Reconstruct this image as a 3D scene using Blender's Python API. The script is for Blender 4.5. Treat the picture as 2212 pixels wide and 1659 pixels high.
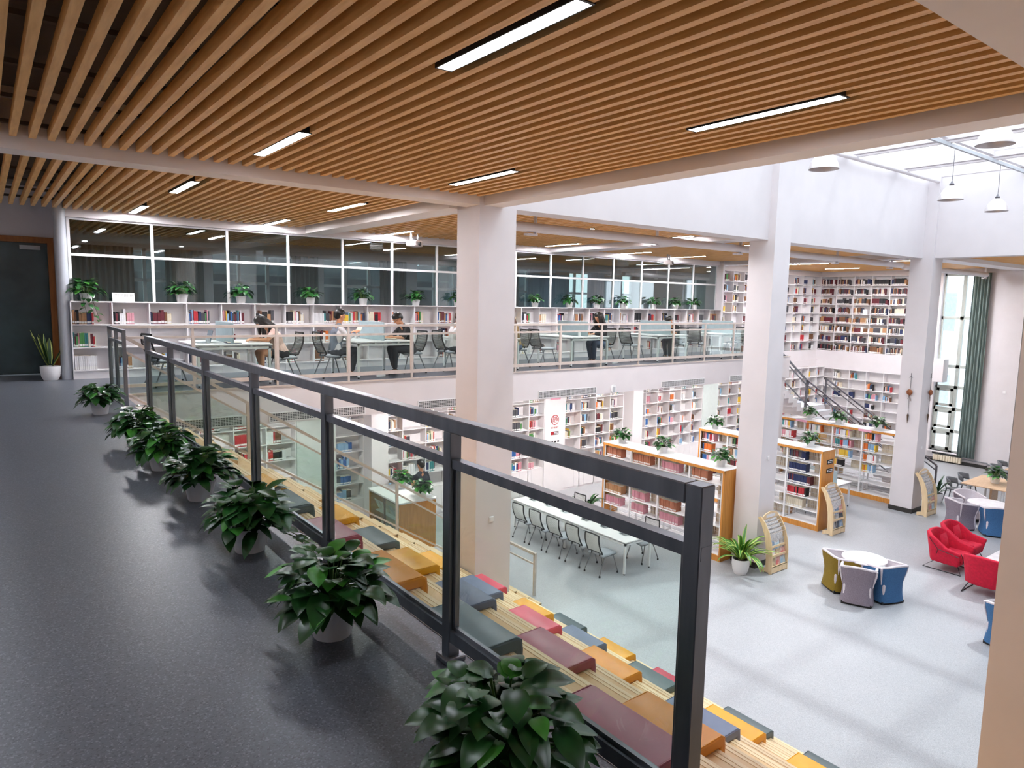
import bpy, bmesh, math, random
from mathutils import Vector, Matrix, Euler
random.seed(7)
PI = math.pi
SC = bpy.context.scene
COL = SC.collection
for o in list(bpy.data.objects):
    bpy.data.objects.remove(o)

# ------------------------------------------------------------------ camera
ZL = -4.25            # lower floor level (upper floor is z = 0)
cam_d = bpy.data.cameras.new('camera'); cam = bpy.data.objects.new('camera', cam_d); COL.objects.link(cam)
cam_d.sensor_width = 36.0; cam_d.sensor_fit = 'HORIZONTAL'
cam_d.lens = 1498.955 * 36.0 / 2212.0
cam_d.clip_start = 0.05; cam_d.clip_end = 200
RM = ((0.7969469, -0.0561801, 0.6014311), (-0.6037539, -0.1052237, 0.7901957), (0.0188916, -0.9928604, -0.1177767))
m4 = Matrix.Identity(4)
for i in range(3):
    m4[i][0] = RM[i][0]; m4[i][1] = -RM[i][1]; m4[i][2] = -RM[i][2]
m4[0][3], m4[1][3], m4[2][3] = 0.0, 0.0, 1.6
cam.matrix_world = m4
SC.camera = cam
def pix(p):           # world point -> photo pixel + depth (only used to rank books by size)
    d = (p[0], p[1], p[2] - 1.6)
    c = [sum(RM[r][k] * d[r] for r in range(3)) for k in range(3)]
    if c[2] <= 0.1: return None
    return 1106 + 1498.955 * c[0] / c[2], 829.5 + 1498.955 * c[1] / c[2], c[2]

# ------------------------------------------------------------------ light and exposure
SC.view_settings.view_transform = 'Standard'; SC.view_settings.look = 'None'
SC.view_settings.gamma = 1.0; SC.view_settings.use_curve_mapping = False
SC.view_settings.exposure = 0.86
W = bpy.data.worlds.new('world'); SC.world = W; W.use_nodes = True
bg = W.node_tree.nodes['Background']
bg.inputs[0].default_value = (0.95, 0.96, 1.0, 1); bg.inputs[1].default_value = 2.3
sun_d = bpy.data.lights.new('sun', 'SUN'); sun = bpy.data.objects.new('sun', sun_d); COL.objects.link(sun)
sun_d.energy = 1.1; sun_d.angle = math.radians(2.2); sun_d.color = (1.0, 0.97, 0.93)
sun.rotation_euler = Vector((-0.46, 0.12, -1.0)).to_track_quat('-Z', 'Y').to_euler(); sun.location = (14, 5, 20)
def portal(name, loc, rot, sx, sy):
    d = bpy.data.lights.new(name, 'AREA'); o = bpy.data.objects.new(name, d); COL.objects.link(o)
    d.shape = 'RECTANGLE'; d.size = sx; d.size_y = sy; d.cycles.is_portal = True
    o.location = loc; o.rotation_euler = rot
portal('skylight_portal', (13.7, 5.0, 5.3), (0, 0, 0), 14.6, 7.4)
portal('added_window_portal', (29.5, 3.0, -0.4), (0, PI/2, 0), 6.6, 4.0)
cy = SC.cycles
cy.max_bounces = 7; cy.diffuse_bounces = 5; cy.glossy_bounces = 3; cy.transmission_bounces = 3
cy.transparent_max_bounces = 14; cy.caustics_reflective = False; cy.caustics_refractive = False
cy.use_denoising = True; cy.sample_clamp_indirect = 6.0
cy.use_adaptive_sampling = True; cy.adaptive_threshold = 0.02

# ------------------------------------------------------------------ helpers
def lin(h):
    h = h.lstrip('#'); out = []
    for i in (0, 2, 4):
        c = int(h[i:i+2], 16) / 255
        out.append(c / 12.92 if c <= 0.04045 else ((c + 0.055) / 1.055) ** 2.4)
    return (*out, 1)
MATS = {}
def mat(name, hexc, rough=0.5, metal=0.0, var=0.06, scale=8.0, bump=0.0, stretch=None, coat=0.0, spec=0.5, dark=None, wave=False):
    """principled surface whose colour wanders a little with object-space noise"""
    if name in MATS: return MATS[name]
    m = bpy.data.materials.new(name); m.use_nodes = True; nt = m.node_tree; b = nt.nodes['Principled BSDF']
    b.inputs['Roughness'].default_value = rough; b.inputs['Metallic'].default_value = metal
    b.inputs['Coat Weight'].default_value = coat; b.inputs['Specular IOR Level'].default_value = spec
    c = lin(hexc)
    tc = nt.nodes.new('ShaderNodeTexCoord'); mp = nt.nodes.new('ShaderNodeMapping')
    nt.links.new(tc.outputs['Object'], mp.inputs[0])
    if stretch: mp.inputs['Scale'].default_value = stretch
    nz = nt.nodes.new('ShaderNodeTexNoise'); nz.inputs['Scale'].default_value = scale; nz.inputs['Detail'].default_value = 3
    nt.links.new(mp.outputs[0], nz.inputs['Vector'])
    rp = nt.nodes.new('ShaderNodeValToRGB')
    d = lin(dark) if dark else tuple(x * (1 - var * 2) for x in c[:3]) + (1,)
    rp.color_ramp.elements[0].color = d; rp.color_ramp.elements[0].position = 0.3
    rp.color_ramp.elements[1].color = tuple(min(1, x * (1 + var)) for x in c[:3]) + (1,); rp.color_ramp.elements[1].position = 0.7
    nt.links.new(nz.outputs['Fac'], rp.inputs[0]); nt.links.new(rp.outputs[0], b.inputs['Base Color'])
    if bump:
        bp = nt.nodes.new('ShaderNodeBump'); bp.inputs['Strength'].default_value = bump; bp.inputs['Distance'].default_value = 0.01
        nt.links.new(nz.outputs['Fac'], bp.inputs['Height']); nt.links.new(bp.outputs[0], b.inputs['Normal'])
    MATS[name] = m; return m
def emit(name, hexc, s):
    m = bpy.data.materials.new(name); m.use_nodes = True; nt = m.node_tree; nt.nodes.remove(nt.nodes['Principled BSDF'])
    e = nt.nodes.new('ShaderNodeEmission'); e.inputs[0].default_value = lin(hexc); e.inputs[1].default_value = s
    nt.links.new(e.outputs[0], nt.nodes['Material Output'].inputs[0]); return m
def glassm(name, tint, refl, rough=0.02):
    """thin pane: straight-through transparency plus a mirror-like reflection growing at grazing angles"""
    m = bpy.data.materials.new(name); m.use_nodes = True; nt = m.node_tree; nt.nodes.remove(nt.nodes['Principled BSDF'])
    t = nt.nodes.new('ShaderNodeBsdfTransparent'); t.inputs[0].default_value = lin(tint)
    g = nt.nodes.new('ShaderNodeBsdfGlossy'); g.inputs['Roughness'].default_value = rough
    lw = nt.nodes.new('ShaderNodeLayerWeight'); lw.inputs[0].default_value = 0.35
    mr = nt.nodes.new('ShaderNodeMapRange'); mr.inputs[3].default_value = refl; mr.inputs[4].default_value = min(1, refl * 3 + 0.12)
    nt.links.new(lw.outputs['Facing'], mr.inputs[0])
    mx = nt.nodes.new('ShaderNodeMixShader'); nt.links.new(mr.outputs[0], mx.inputs[0])
    nt.links.new(t.outputs[0], mx.inputs[1]); nt.links.new(g.outputs[0], mx.inputs[2])
    nt.links.new(mx.outputs[0], nt.nodes['Material Output'].inputs[0]); return m
def speckle(name, base, lo, hi, rough):
    """vinyl flooring: base colour with fine light and dark flecks"""
    m = bpy.data.materials.new(name); m.use_nodes = True; nt = m.node_tree; b = nt.nodes['Principled BSDF']
    b.inputs['Roughness'].default_value = rough
    tc = nt.nodes.new('ShaderNodeTexCoord')
    v = nt.nodes.new('ShaderNodeTexVoronoi'); v.inputs['Scale'].default_value = 150
    n2 = nt.nodes.new('ShaderNodeTexNoise'); n2.inputs['Scale'].default_value = 1.1; n2.inputs['Detail'].default_value = 2
    for q in (v, n2): nt.links.new(tc.outputs['Object'], q.inputs['Vector'])
    sp = nt.nodes.new('ShaderNodeSeparateColor'); nt.links.new(v.outputs['Color'], sp.inputs[0])
    rp = nt.nodes.new('ShaderNodeValToRGB'); e = rp.color_ramp.elements
    e[0].position = 0; e[0].color = lin(lo); e[1].position = 1; e[1].color = lin(hi)
    a = e.new(0.25); a.color = lin(base); a2 = e.new(0.8); a2.color = lin(base)
    nt.links.new(sp.outputs[0], rp.inputs[0])
    mx = nt.nodes.new('ShaderNodeMix'); mx.data_type = 'RGBA'; mx.blend_type = 'MULTIPLY'; mx.inputs[0].default_value = 0.12
    nt.links.new(rp.outputs[0], mx.inputs[6]); nt.links.new(n2.outputs['Fac'], mx.inputs[7]); nt.links.new(mx.outputs[2], b.inputs['Base Color'])
    return m

class MB:
    """collects primitive shapes into one mesh"""
    def __init__(s): s.v = []; s.f = []; s.m = []
    def add(s, vs, fs, mi=0):
        o = len(s.v); s.v += [tuple(p) for p in vs]; s.f += [tuple(i + o for i in f) for f in fs]; s.m += [mi] * len(fs); return s
    def box(s, x0, x1, y0, y1, z0, z1, mi=0):
        return s.add([(x0,y0,z0),(x1,y0,z0),(x1,y1,z0),(x0,y1,z0),(x0,y0,z1),(x1,y0,z1),(x1,y1,z1),(x0,y1,z1)],
                     [(0,3,2,1),(4,5,6,7),(0,1,5,4),(1,2,6,5),(2,3,7,6),(3,0,4,7)], mi)
    def obox(s, c, sz, R=None, mi=0):
        h = [x / 2 for x in sz]; R = R or Matrix.Identity(3); c = Vector(c)
        vs = [c + R @ Vector((a*h[0], b*h[1], d*h[2])) for d in (-1,1) for a, b in ((-1,-1),(1,-1),(1,1),(-1,1))]
        return s.add(vs, [(0,3,2,1),(4,5,6,7),(0,1,5,4),(1,2,6,5),(2,3,7,6),(3,0,4,7)], mi)
    def bar(s, a, b, w, h, mi=0, up=(0,0,1)):
        a = Vector(a); b = Vector(b); d = (b - a).normalized(); u = Vector(up)
        if abs(d.dot(u)) > 0.98: u = Vector((0,1,0))
        x = d.cross(u).normalized(); z = x.cross(d)
        R = Matrix((x, d, z)).transposed()
        return s.obox((a + b) / 2, (w, (b - a).length, h), R, mi)
    def tube(s, pts, r, n=8, mi=0):
        pts = [Vector(p) for p in pts]; k = len(pts); rs = r if isinstance(r, (list, tuple)) else [r] * k
        vs = []; prev = None
        for i, p in enumerate(pts):
            d = (pts[min(i+1,k-1)] - pts[max(i-1,0)]).normalized()
            if prev is None: x = d.orthogonal().normalized()
            else:
                x = prev - d * prev.dot(d)
                x = x.normalized() if x.length > 1e-5 else d.orthogonal().normalized()
            prev = x; y = d.cross(x)
            for j in range(n):
                t = 2*PI*j/n; vs.append(p + (x*math.cos(t) + y*math.sin(t)) * rs[i])
        fs = [(i*n+j, i*n+(j+1)%n, (i+1)*n+(j+1)%n, (i+1)*n+j) for i in range(k-1) for j in range(n)]
        fs += [tuple(range(n))[::-1], tuple((k-1)*n + j for j in range(n))]
        return s.add(vs, fs, mi)
    def lathe(s, prof, n=20, c=(0,0,0), mi=0, caps=True):
        vs = []; k = len(prof)
        for r, z in prof:
            for j in range(n):
                t = 2*PI*j/n; vs.append((c[0] + r*math.cos(t), c[1] + r*math.sin(t), c[2] + z))
        fs = [(i*n+j, i*n+(j+1)%n, (i+1)*n+(j+1)%n, (i+1)*n+j) for i in range(k-1) for j in range(n)]
        if caps: fs += [tuple(range(n))[::-1], tuple((k-1)*n + j for j in range(n))]
        return s.add(vs, fs, mi)
    def prism(s, poly, axis, a, b, mi=0):
        n = len(poly)
        def P(p, t):
            return (t, p[0], p[1]) if axis == 0 else (p[0], t, p[1]) if axis == 1 else (p[0], p[1], t)
        vs = [P(p, a) for p in poly] + [P(p, b) for p in poly]
        fs = [tuple(range(n)), tuple(range(n, 2*n))[::-1]] + [(i, n+i, n+(i+1)%n, (i+1)%n) for i in range(n)]
        return s.add(vs, fs, mi)
    def grid(s, fn, nu, nv, mi=0, closed_u=False):
        vs = [fn(i/(nu if closed_u else nu-1), j/(nv-1)) for i in range(nu) for j in range(nv)]
        fs = []
        for i in range(nu if closed_u else nu-1):
            for j in range(nv-1):
                a = i*nv+j; b = ((i+1) % nu)*nv+j; fs.append((a, b, b+1, a+1))
        return s.add(vs, fs, mi)
    def ell(s, c, r, R=None, n=12, mi=0):
        R = R or Matrix.Identity(3); c = Vector(c); vs = []; m = max(5, n // 2)
        for i in range(m + 1):
            t = PI * i / m
            for j in range(n):
                p = 2*PI*j/n
                vs.append(c + R @ Vector((r[0]*math.sin(t)*math.cos(p), r[1]*math.sin(t)*math.sin(p), r[2]*math.cos(t))))
        fs = [(i*n+j, (i+1)*n+j, (i+1)*n+(j+1)%n, i*n+(j+1)%n) for i in range(m) for j in range(n)]
        return s.add(vs, fs, mi)
    def build(s, name, mats, parent=None, smooth=False, bevel=0.0, seg=2, fix=True):
        me = bpy.data.meshes.new(name); me.from_pydata(s.v, [], s.f)
        for m in (mats if isinstance(mats, (list, tuple)) else [mats]): me.materials.append(m)
        me.polygons.foreach_set('material_index', s.m)
        if fix:
            bm = bmesh.new(); bm.from_mesh(me); bmesh.ops.recalc_face_normals(bm, faces=bm.faces); bm.to_mesh(me); bm.free()
        if smooth:
            me.polygons.foreach_set('use_smooth', [True] * len(me.polygons)); me.set_sharp_from_angle(angle=math.radians(42))
        me.update()
        o = bpy.data.objects.new(name, me); COL.objects.link(o)
        if parent: o.parent = parent
        if bevel:
            b = o.modifiers.new('bevel', 'BEVEL'); b.width = bevel; b.segments = seg; b.limit_method = 'ANGLE'; b.angle_limit = math.radians(40)
            b.harden_normals = False
        return o
def thing(name, label, cat, loc=(0,0,0), rz=0.0, group=None):
    o = bpy.data.objects.new(name, None); COL.objects.link(o); o.empty_display_size = 0.1
    o.location = loc; o.rotation_euler = (0, 0, rz); tag(o, label, cat, group); return o
def tag(o, label, cat, group=None, kind=None):
    if label: o['label'] = label
    if cat: o['category'] = cat
    if group: o['group'] = group
    if kind: o['kind'] = kind
    return o
def struct(name, mb, m, **k):
    o = mb.build(name, m, **k); o['kind'] = 'structure'; return o
KIDS = {}
def dup(root, loc, rz=0.0, label=None, group=None, scale=1.0):
    r = root.copy(); COL.objects.link(r); r.location = loc; r.rotation_euler = (0, 0, rz); r.scale = (scale,)*3
    if label: r['label'] = label
    if group: r['group'] = group
    for ch in root.children:
        c = ch.copy(); COL.objects.link(c); c.parent = r
        for g in ch.children:
            d = g.copy(); COL.objects.link(d); d.parent = c
    return r
def place(root, loc, rz=0.0, label=None, group=None, scale=1.0):
    """first call moves the prototype itself, later calls copy it"""
    if not root.get('_used'):
        root['_used'] = 1; root.location = loc; root.rotation_euler = (0, 0, rz); root.scale = (scale,)*3
        if label: root['label'] = label
        if group: root['group'] = group
        return root
    return dup(root, loc, rz, label, group, scale)
def text_mesh(s, size, m, name, parent=None, loc=(0,0,0), rot=(0,0,0)):
    cu = bpy.data.curves.new(name, 'FONT'); cu.body = s; cu.size = size; cu.align_x = 'CENTER'; cu.align_y = 'CENTER'; cu.extrude = 0.0015
    t = bpy.data.objects.new(name + '_tmp', cu); COL.objects.link(t)
    dg = bpy.context.evaluated_depsgraph_get(); me = bpy.data.meshes.new_from_object(t.evaluated_get(dg))
    bpy.data.objects.remove(t); me.materials.clear(); me.materials.append(m)
    o = bpy.data.objects.new(name, me); COL.objects.link(o); o.location = loc; o.rotation_euler = rot
    if parent: o.parent = parent
    return o
def evaluated(o):
    dg = bpy.context.evaluated_depsgraph_get(); return bpy.data.meshes.new_from_object(o.evaluated_get(dg))

# ------------------------------------------------------------------ materials
WHITE = mat('white_paint', '#E3DEE0', 0.6, var=0.015, scale=2)
BEAMW = mat('beam_paint', '#F1EAE6', 0.6, var=0.02, scale=2)
SHELFW = mat('white_laminate', '#F0EDEE', 0.4, var=0.015, scale=3)
METALW = mat('white_powder_coat', '#EEEEEF', 0.35, var=0.01)
FLOOR = speckle('speckled_vinyl', '#AEB0B4', '#94979B', '#C4C6C9', 0.42)
FLOORU = speckle('speckled_vinyl_shaded', '#5E636C', '#474B53', '#7E838B', 0.36)  # same vinyl as the lower floor, its dimmer light put into the colour
SLAT = mat('slat_wood', '#EFC07C', 0.40, var=0.10, scale=5, stretch=(6, 0.6, 6), dark='#E2AC66')
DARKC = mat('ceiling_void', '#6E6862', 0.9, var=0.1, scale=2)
STEEL = mat('brushed_steel', '#8A8F96', 0.33, 0.85, var=0.10, scale=14, stretch=(1, 1, 0.15))
DSTEEL = mat('dull_steel', '#77757A', 0.36, 0.9, var=0.12, scale=9)
PLY = mat('plywood_tread', '#DDB98A', 0.38, var=0.04, scale=2.0, stretch=(4, 0.4, 4), dark='#D4AE7C')
PLYN = mat('plywood_nosing', '#ECD6B2', 0.45, var=0.05, scale=6, stretch=(30, 0.3, 30), dark='#DDBE90')
ORANGE = mat('orange_beech', '#D59447', 0.42, var=0.07, scale=3, stretch=(10, 10, 0.8), dark='#C58236')
BIRCH = mat('pale_birch', '#EBD3AC', 0.45, var=0.05, scale=3, stretch=(8, 8, 1), dark='#E0C498')
TABLEW = mat('light_oak_top', '#E6C5A3', 0.4, var=0.05, scale=3, stretch=(1, 12, 12), dark='#DAB48D')
BLACK = mat('black_plastic', '#1C1C1F', 0.45, var=0.1)
GREYP = mat('grey_plastic', '#7B7D82', 0.5, var=0.05)
LGREY = mat('light_grey', '#B9BDC2', 0.5, var=0.04)
SKIRT = mat('dark_skirting', '#34322F', 0.5, var=0.1)
POTW = mat('white_pot', '#F1F1F2', 0.35, var=0.01)
SOIL = mat('potting_soil', '#3A2C22', 0.9, var=0.3, scale=30)
LEAF = mat('pothos_leaf', '#285A28', 0.30, var=0.25, scale=9, dark='#123616')
LEAFB = mat('pothos_leaf_fresh', '#4E9A3A', 0.35, var=0.2, scale=9, dark='#2E6E28')
STEM = mat('leaf_stem', '#4A6B30', 0.5, var=0.15)
GLASS = glassm('rail_glass', '#EFF6F3', 0.022)
GLASSW = glassm('partition_glass', '#DCE6E6', 0.11)
GLASSK = glassm('skylight_glass', '#F2F7FA', 0.02)
CURT = mat('grey_green_curtain', '#7E8F8B', 0.85, var=0.08, scale=6, stretch=(6, 6, 0.3))
LAMP = emit('lamp_diffuser', '#EEF3FF', 30.0); LAMPB = emit('lamp_diffuser_far', '#FBFAFF', 125.0); LAMPD = emit('lamp_diffuser_room', '#EEF3FF', 14.0); LAMPC = emit('lamp_diffuser_under', '#FFFAF8', 125.0)
FRAMEG = mat('window_frame', '#B9BFB8', 0.5, var=0.03)
REDL = mat('red_fabric', '#D4143A', 0.8, var=0.08, scale=20, bump=0.2)
BLUF = mat('blue_fabric', '#3F6F9E', 0.85, var=0.10, scale=60, bump=0.3)
PURF = mat('mauve_grey_fabric', '#8E8490', 0.85, var=0.10, scale=60, bump=0.3)
OLIF = mat('olive_fabric', '#8C7420', 0.85, var=0.08, scale=60, bump=0.3)
INNF = mat('pale_inner_fabric', '#DDD5DA', 0.85, var=0.04, scale=40)
DIVID = mat('blue_grey_divider', '#9DB0B5', 0.5, var=0.03)
CTRIM = mat('steel_trim', '#DDD2C9', 0.35, 0.35, var=0.05)
PINK = mat('pink_label', '#E9A9C0', 0.6, var=0.03)
RED = mat('sign_red', '#B5232C', 0.5, var=0.03)
# ================================================================== the setting
ORDN = 'first second third fourth fifth sixth seventh eighth'.split()
def slats(name, x0, x1, y0, y1, z=3.14, h=0.10, p=0.16, w=0.062):
    b = MB(); k = math.ceil((x0 - 0.14) / p)
    while 0.14 + k * p + w < x1:
        x = 0.14 + k * p; b.box(x, x + w, y0, y1, z, z + h); k += 1
    for i in range(int((y1 - y0) / 1.1) + 1):                 # carrier rails above the slats
        y = y0 + 0.35 + i * 1.1
        if y < y1: b.box(x0, x1, y, y + 0.05, z + h, z + h + 0.035, 1)
    return struct(name, b, [SLAT, DARKC])
slats('ceiling', -1.95, 6.02, 1.62, 8.70)
slats('ceiling', -1.95, 6.02, -3.95, 1.18)
slats('ceiling', -1.95, 5.80, 9.10, 15.33)
slats('ceiling', 6.32, 12.96, 9.22, 15.33)
slats('ceiling', 13.62, 20.84, 9.22, 15.33)
slats('ceiling', 20.86, 29.35, 9.12, 16.3)
slats('ceiling', 21.52, 29.35, 1.2, 8.46)
slats('ceiling', 1.4, 20.8, 15.6, 19.5, z=3.06)
b = MB()   # slab over the slats, open above the atrium
for x0, x1, y0, y1 in ((-2, 6.06, -4, 19.7), (6.06, 29.7, 9.2, 19.7), (21.5, 29.7, -4, 9.2), (6.06, 21.5, -4, 1.2)):
    b.box(x0, x1, y0, y1, 3.62, 3.75)
struct('ceiling', b, DARKC)
# floors
struct('floor', MB().box(-2, 1.71, -4, 12.65, -0.02, 0).box(-2, 21.1, 12.65, 19.7, -0.02, 0), FLOORU)
struct('floor', MB().box(1.0, 29.7, -4, 16.6, ZL - 0.1, ZL), FLOOR)
b = MB().box(-2, 1.69, -4, 12.66, -0.7, -0.021).box(-2, 21.08, 12.66, 19.7, -0.7, -0.021)
b.box(1.5, 21.1, 12.63, 12.66, -0.70, -0.03)
struct('slab', b, WHITE)
struct('trim_1', MB().box(1.56, 21.1, 12.61, 12.655, -0.03, 0.0), CTRIM)
struct('trim_2', MB().box(1.66, 1.735, -4, 11.1, -0.035, 0.004), CTRIM)
# walls
b = MB().box(-2.2, -2, -4, 19.7, -0.7, 3.75)
struct('wall_left', b, WHITE)
struct('wall_near', MB().box(-2.2, 29.7, -4.2, -4, ZL, 3.75), WHITE)
struct('wall_under', MB().box(0.9, 1.0, -4, 16.6, ZL, -0.7), WHITE)
struct('wall_back', MB().box(0.9, 29.9, 16.26, 16.4, ZL, -0.7), WHITE)
struct('wall_back', MB().box(20.86, 29.9, 16.66, 16.8, -0.8, 3.75).box(20.80, 20.9, 15.2, 16.7, 0.0, 3.62).box(21.0, 22.36, 16.3, 16.66, -0.8, 3.62), WHITE)
struct('wall_back', MB().box(22.3, 29.45, 16.35, 16.66, -1.02, -0.25).box(29.4, 29.7, 12.65, 16.66, -1.02, -0.25)
       .box(22.3, 29.45, 16.35, 16.66, 2.95, 3.62).box(29.4, 29.7, 12.65, 16.66, 2.95, 3.62), WHITE)
b = MB()
for y0, y1 in ((-4, 1.0), (5.0, 7.0), (8.65, 10.35), (11.45, 12.65)): b.box(29.4, 29.75, y0, y1, ZL, 3.75)
b.box(29.7, 29.9, 12.6, 16.8, ZL, 3.75)
for y0, y1 in ((1.0, 5.0), (7.0, 8.65), (10.35, 11.45)): b.box(29.4, 29.75, y0, y1, ZL, -3.86); b.box(29.4, 29.75, y0, y1, 3.0, 3.75)
b.box(29.15, 29.4, 8.66, 9.3, ZL, 3.6)
struct('wall_right', b, WHITE)
struct('baseboard_right', MB().box(29.36, 29.398, -3.9, 7.0, ZL, ZL + 0.12).box(29.36, 29.398, 9.31, 12.6, ZL, ZL + 0.12).box(29.11, 29.148, 8.62, 9.34, ZL, ZL + 0.12), SKIRT)
# entrance end: wall, frosted door with a wooden frame, round pillar
b = MB().box(-2, -0.75, 16.4, 16.6, 0, 3.62).box(1.15, 1.4, 16.4, 16.6, 0, 3.62).box(-0.75, 1.15, 16.4, 16.6, 2.62, 3.62)
struct('wall_far', b, WHITE)
FROST = mat('frosted_glass', '#46585B', 0.22, var=0.25, scale=1.2, spec=0.6)
d1 = struct('door_1', MB().box(-0.7, 1.06, 16.45, 16.48, 0.02, 2.55), FROST)
fr = MB().box(-0.8, 1.16, 16.34, 16.5, 2.55, 2.66).box(1.06, 1.16, 16.34, 16.5, 0, 2.55).box(-0.8, -0.7, 16.34, 16.5, 0, 2.55).build('door_frame', mat('door_frame_wood', '#A0622A', 0.45, var=0.1, scale=3, stretch=(8, 8, 1)))
fr.parent = d1
hd = MB().tube([(0.2, 16.43, 0.8), (0.2, 16.40, 0.82), (0.2, 16.40, 1.5), (0.2, 16.43, 1.52)], 0.014).build('door_handle', STEEL, d1, smooth=True)
hd['label'] = 'steel pull handle'
cl = MB().box(0.62, 0.95, 16.41, 16.45, 2.42, 2.5).build('door_closer', LGREY, d1)
struct('column', MB().lathe([(0.10, 0.0), (0.10, 3.6)], 28, (1.20, 15.35, 0)), mat('grey_pillar', '#B4B9C1', 0.35, var=0.02), smooth=True)
# columns P1, P2, P3 and the one at the near end of the atrium
P1 = struct('column', MB().box(5.97, 6.66, 8.72, 9.33, ZL, 5.2), WHITE)
P2 = struct('column', MB().box(13.5, 14.1, 8.6, 9.22, ZL, 5.2), WHITE)
P3 = struct('column', MB().box(20.98, 21.58, 8.47, 9.08, ZL, 5.2), WHITE)
P0 = struct('column', MB().box(5.97, 6.66, 1.16, 1.77, ZL, 5.2), BEAMW)
for x, y in ((13.5, 8.6), (20.98, 8.47)):
    struct('baseboard_column', MB().box(x - 0.015, x + 0.615, y - 0.015, y + 0.635, ZL, ZL + 0.13), SKIRT)
for x in (7.5, 16.85):                                       # columns under the balcony
    struct('column', MB().box(x - 0.03, x + 0.43, 15.5, 16.26, ZL, -0.7), WHITE)
struct('column', MB().box(20.6, 21.0, 12.7, 13.1, ZL, -0.7), WHITE)
# beams and the tall white walls round the skylight
struct('beam', MB().box(-2, 5.97, 8.72, 9.08, 3.02, 3.62), BEAMW)
struct('beam', MB().box(-2, 6.06, 1.2, 1.6, 3.02, 3.62), BEAMW)
struct('beam', MB().box(5.82, 6.30, 9.33, 15.36, 3.02, 3.62), BEAMW)
struct('beam', MB().box(12.98, 13.6, 9.2, 15.36, 3.02, 3.62), WHITE)
struct('beam', MB().box(20.86, 21.5, 9.08, 16.4, 3.02, 3.62), WHITE)
struct('beam', MB().box(21.5, 29.4, 8.48, 9.1, 3.02, 3.62), WHITE)
struct('beam', MB().box(6.06, 6.40, 1.2, 8.73, 3.02, 5.2), BEAMW)
struct('wall_atrium_far', MB().box(6.40, 21.5, 8.76, 9.2, 3.02, 5.2), WHITE)
struct('wall_atrium_right', MB().box(21.06, 21.5, 1.2, 8.76, 3.02, 5.2), WHITE)
struct('wall_atrium_near', MB().box(6.40, 21.5, 1.2, 1.6, 3.02, 5.2), WHITE)
# skylight
b = MB().box(5.9, 21.6, 8.74, 9.3, 5.2, 5.5).box(5.9, 21.6, 1.1, 1.62, 5.2, 5.5).box(5.9, 6.42, 1.1, 9.3, 5.2, 5.5).box(21.04, 21.6, 1.1, 9.3, 5.2, 5.5)
struct('roof', b, WHITE)
sk = struct('window_1', MB().box(6.4, 21.06, 1.6, 8.76, 5.46, 5.475), GLASSK)
b = MB()
for x in (8.70, 11.28, 13.88, 16.46, 19.04): b.box(x - 0.07, x + 0.07, 1.6, 8.76, 5.16, 5.44)
for y in (2.7, 4.65, 6.6): b.box(6.4, 21.06, y - 0.05, y + 0.05, 5.2, 5.42)
b.build('rafters', WHITE, sk)
b = MB()
for x in (8.70, 11.28, 13.88, 16.46, 19.04): b.tube([(x, 1.7, 5.12), (x, 8.7, 5.12)], 0.03, 8)
for y in (2.7, 4.65): b.tube([(6.5, y, 5.10), (21.0, y, 5.10)], 0.03, 8)
b.build('shade_tubes', WHITE, sk, smooth=True)
MB().tube([(6.5, 8.52, 5.08), (21.0, 8.52, 5.08)], 0.055, 10).build('blind_roller', WHITE, sk, smooth=True)
MB().box(6.42, 21.04, 6.50, 6.56, 5.03, 5.10).build('cable_tray', LGREY, sk)
# glazed partition above the low bookcase, and the room behind it
struct('beam', MB().box(1.28, 20.84, 15.36, 15.58, 3.0, 3.62), WHITE)
MUL = [1.34, 2.74, 4.17, 5.46, 6.74, 8.02, 9.29, 10.56, 11.82, 13.1, 14.36, 15.64, 16.92, 18.22, 19.51, 20.79]
w2 = struct('window_2', MB().box(1.34, 20.8, 15.475, 15.485, 0.2, 3.0), GLASSW)
b = MB()
for x in MUL: b.box(x - 0.025, x + 0.025, 15.45, 15.51, 1.4, 3.0)
b.box(1.34, 20.8, 15.455, 15.505, 2.30, 2.35); b.box(1.34, 20.8, 15.455, 15.505, 2.965, 3.0)
b.build('window_frame', METALW, w2)
struct('wall_room_back', MB().box(1.3, 20.9, 19.5, 19.7, 0, 0.85).box(1.3, 20.9, 19.5, 19.7, 2.75, 3.62).box(1.3, 1.8, 19.5, 19.7, 0.85, 2.75), WHITE)
WIN = []
x = 1.8; k = 0
while x < 20.6:
    wd = 2.3; WIN.append((x, x + wd))
    struct('wall_room_back', MB().box(x + wd, min(20.9, x + wd + 0.75), 19.45, 19.7, 0.85, 2.75), WHITE)
    w = struct('window_%d' % (k + 5), MB().box(x, x + wd, 19.6, 19.61, 0.85, 2.75), GLASSW)
    f = MB()
    for t in (0, 0.31, 0.64, 1): f.box(x + wd*t - 0.04, x + wd*t + 0.04, 19.55, 19.64, 0.85, 2.75)
    for z in (0.85, 1.95, 2.72): f.box(x, x + wd, 19.55, 19.64, z - 0.03, z + 0.05)
    f.build('window_frame', METALW, w)
    x += wd + 0.75; k += 1
struct('wall_room_side', MB().box(1.2, 1.3, 15.5, 19.7, 0, 3.62).box(20.9, 21.0, 16.8, 19.7, 0, 3.62), WHITE)
SHEER = mat('sheer_curtain', '#B9D2E2', 0.9, var=0.05, scale=6, stretch=(6, 6, 0.3))
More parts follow.
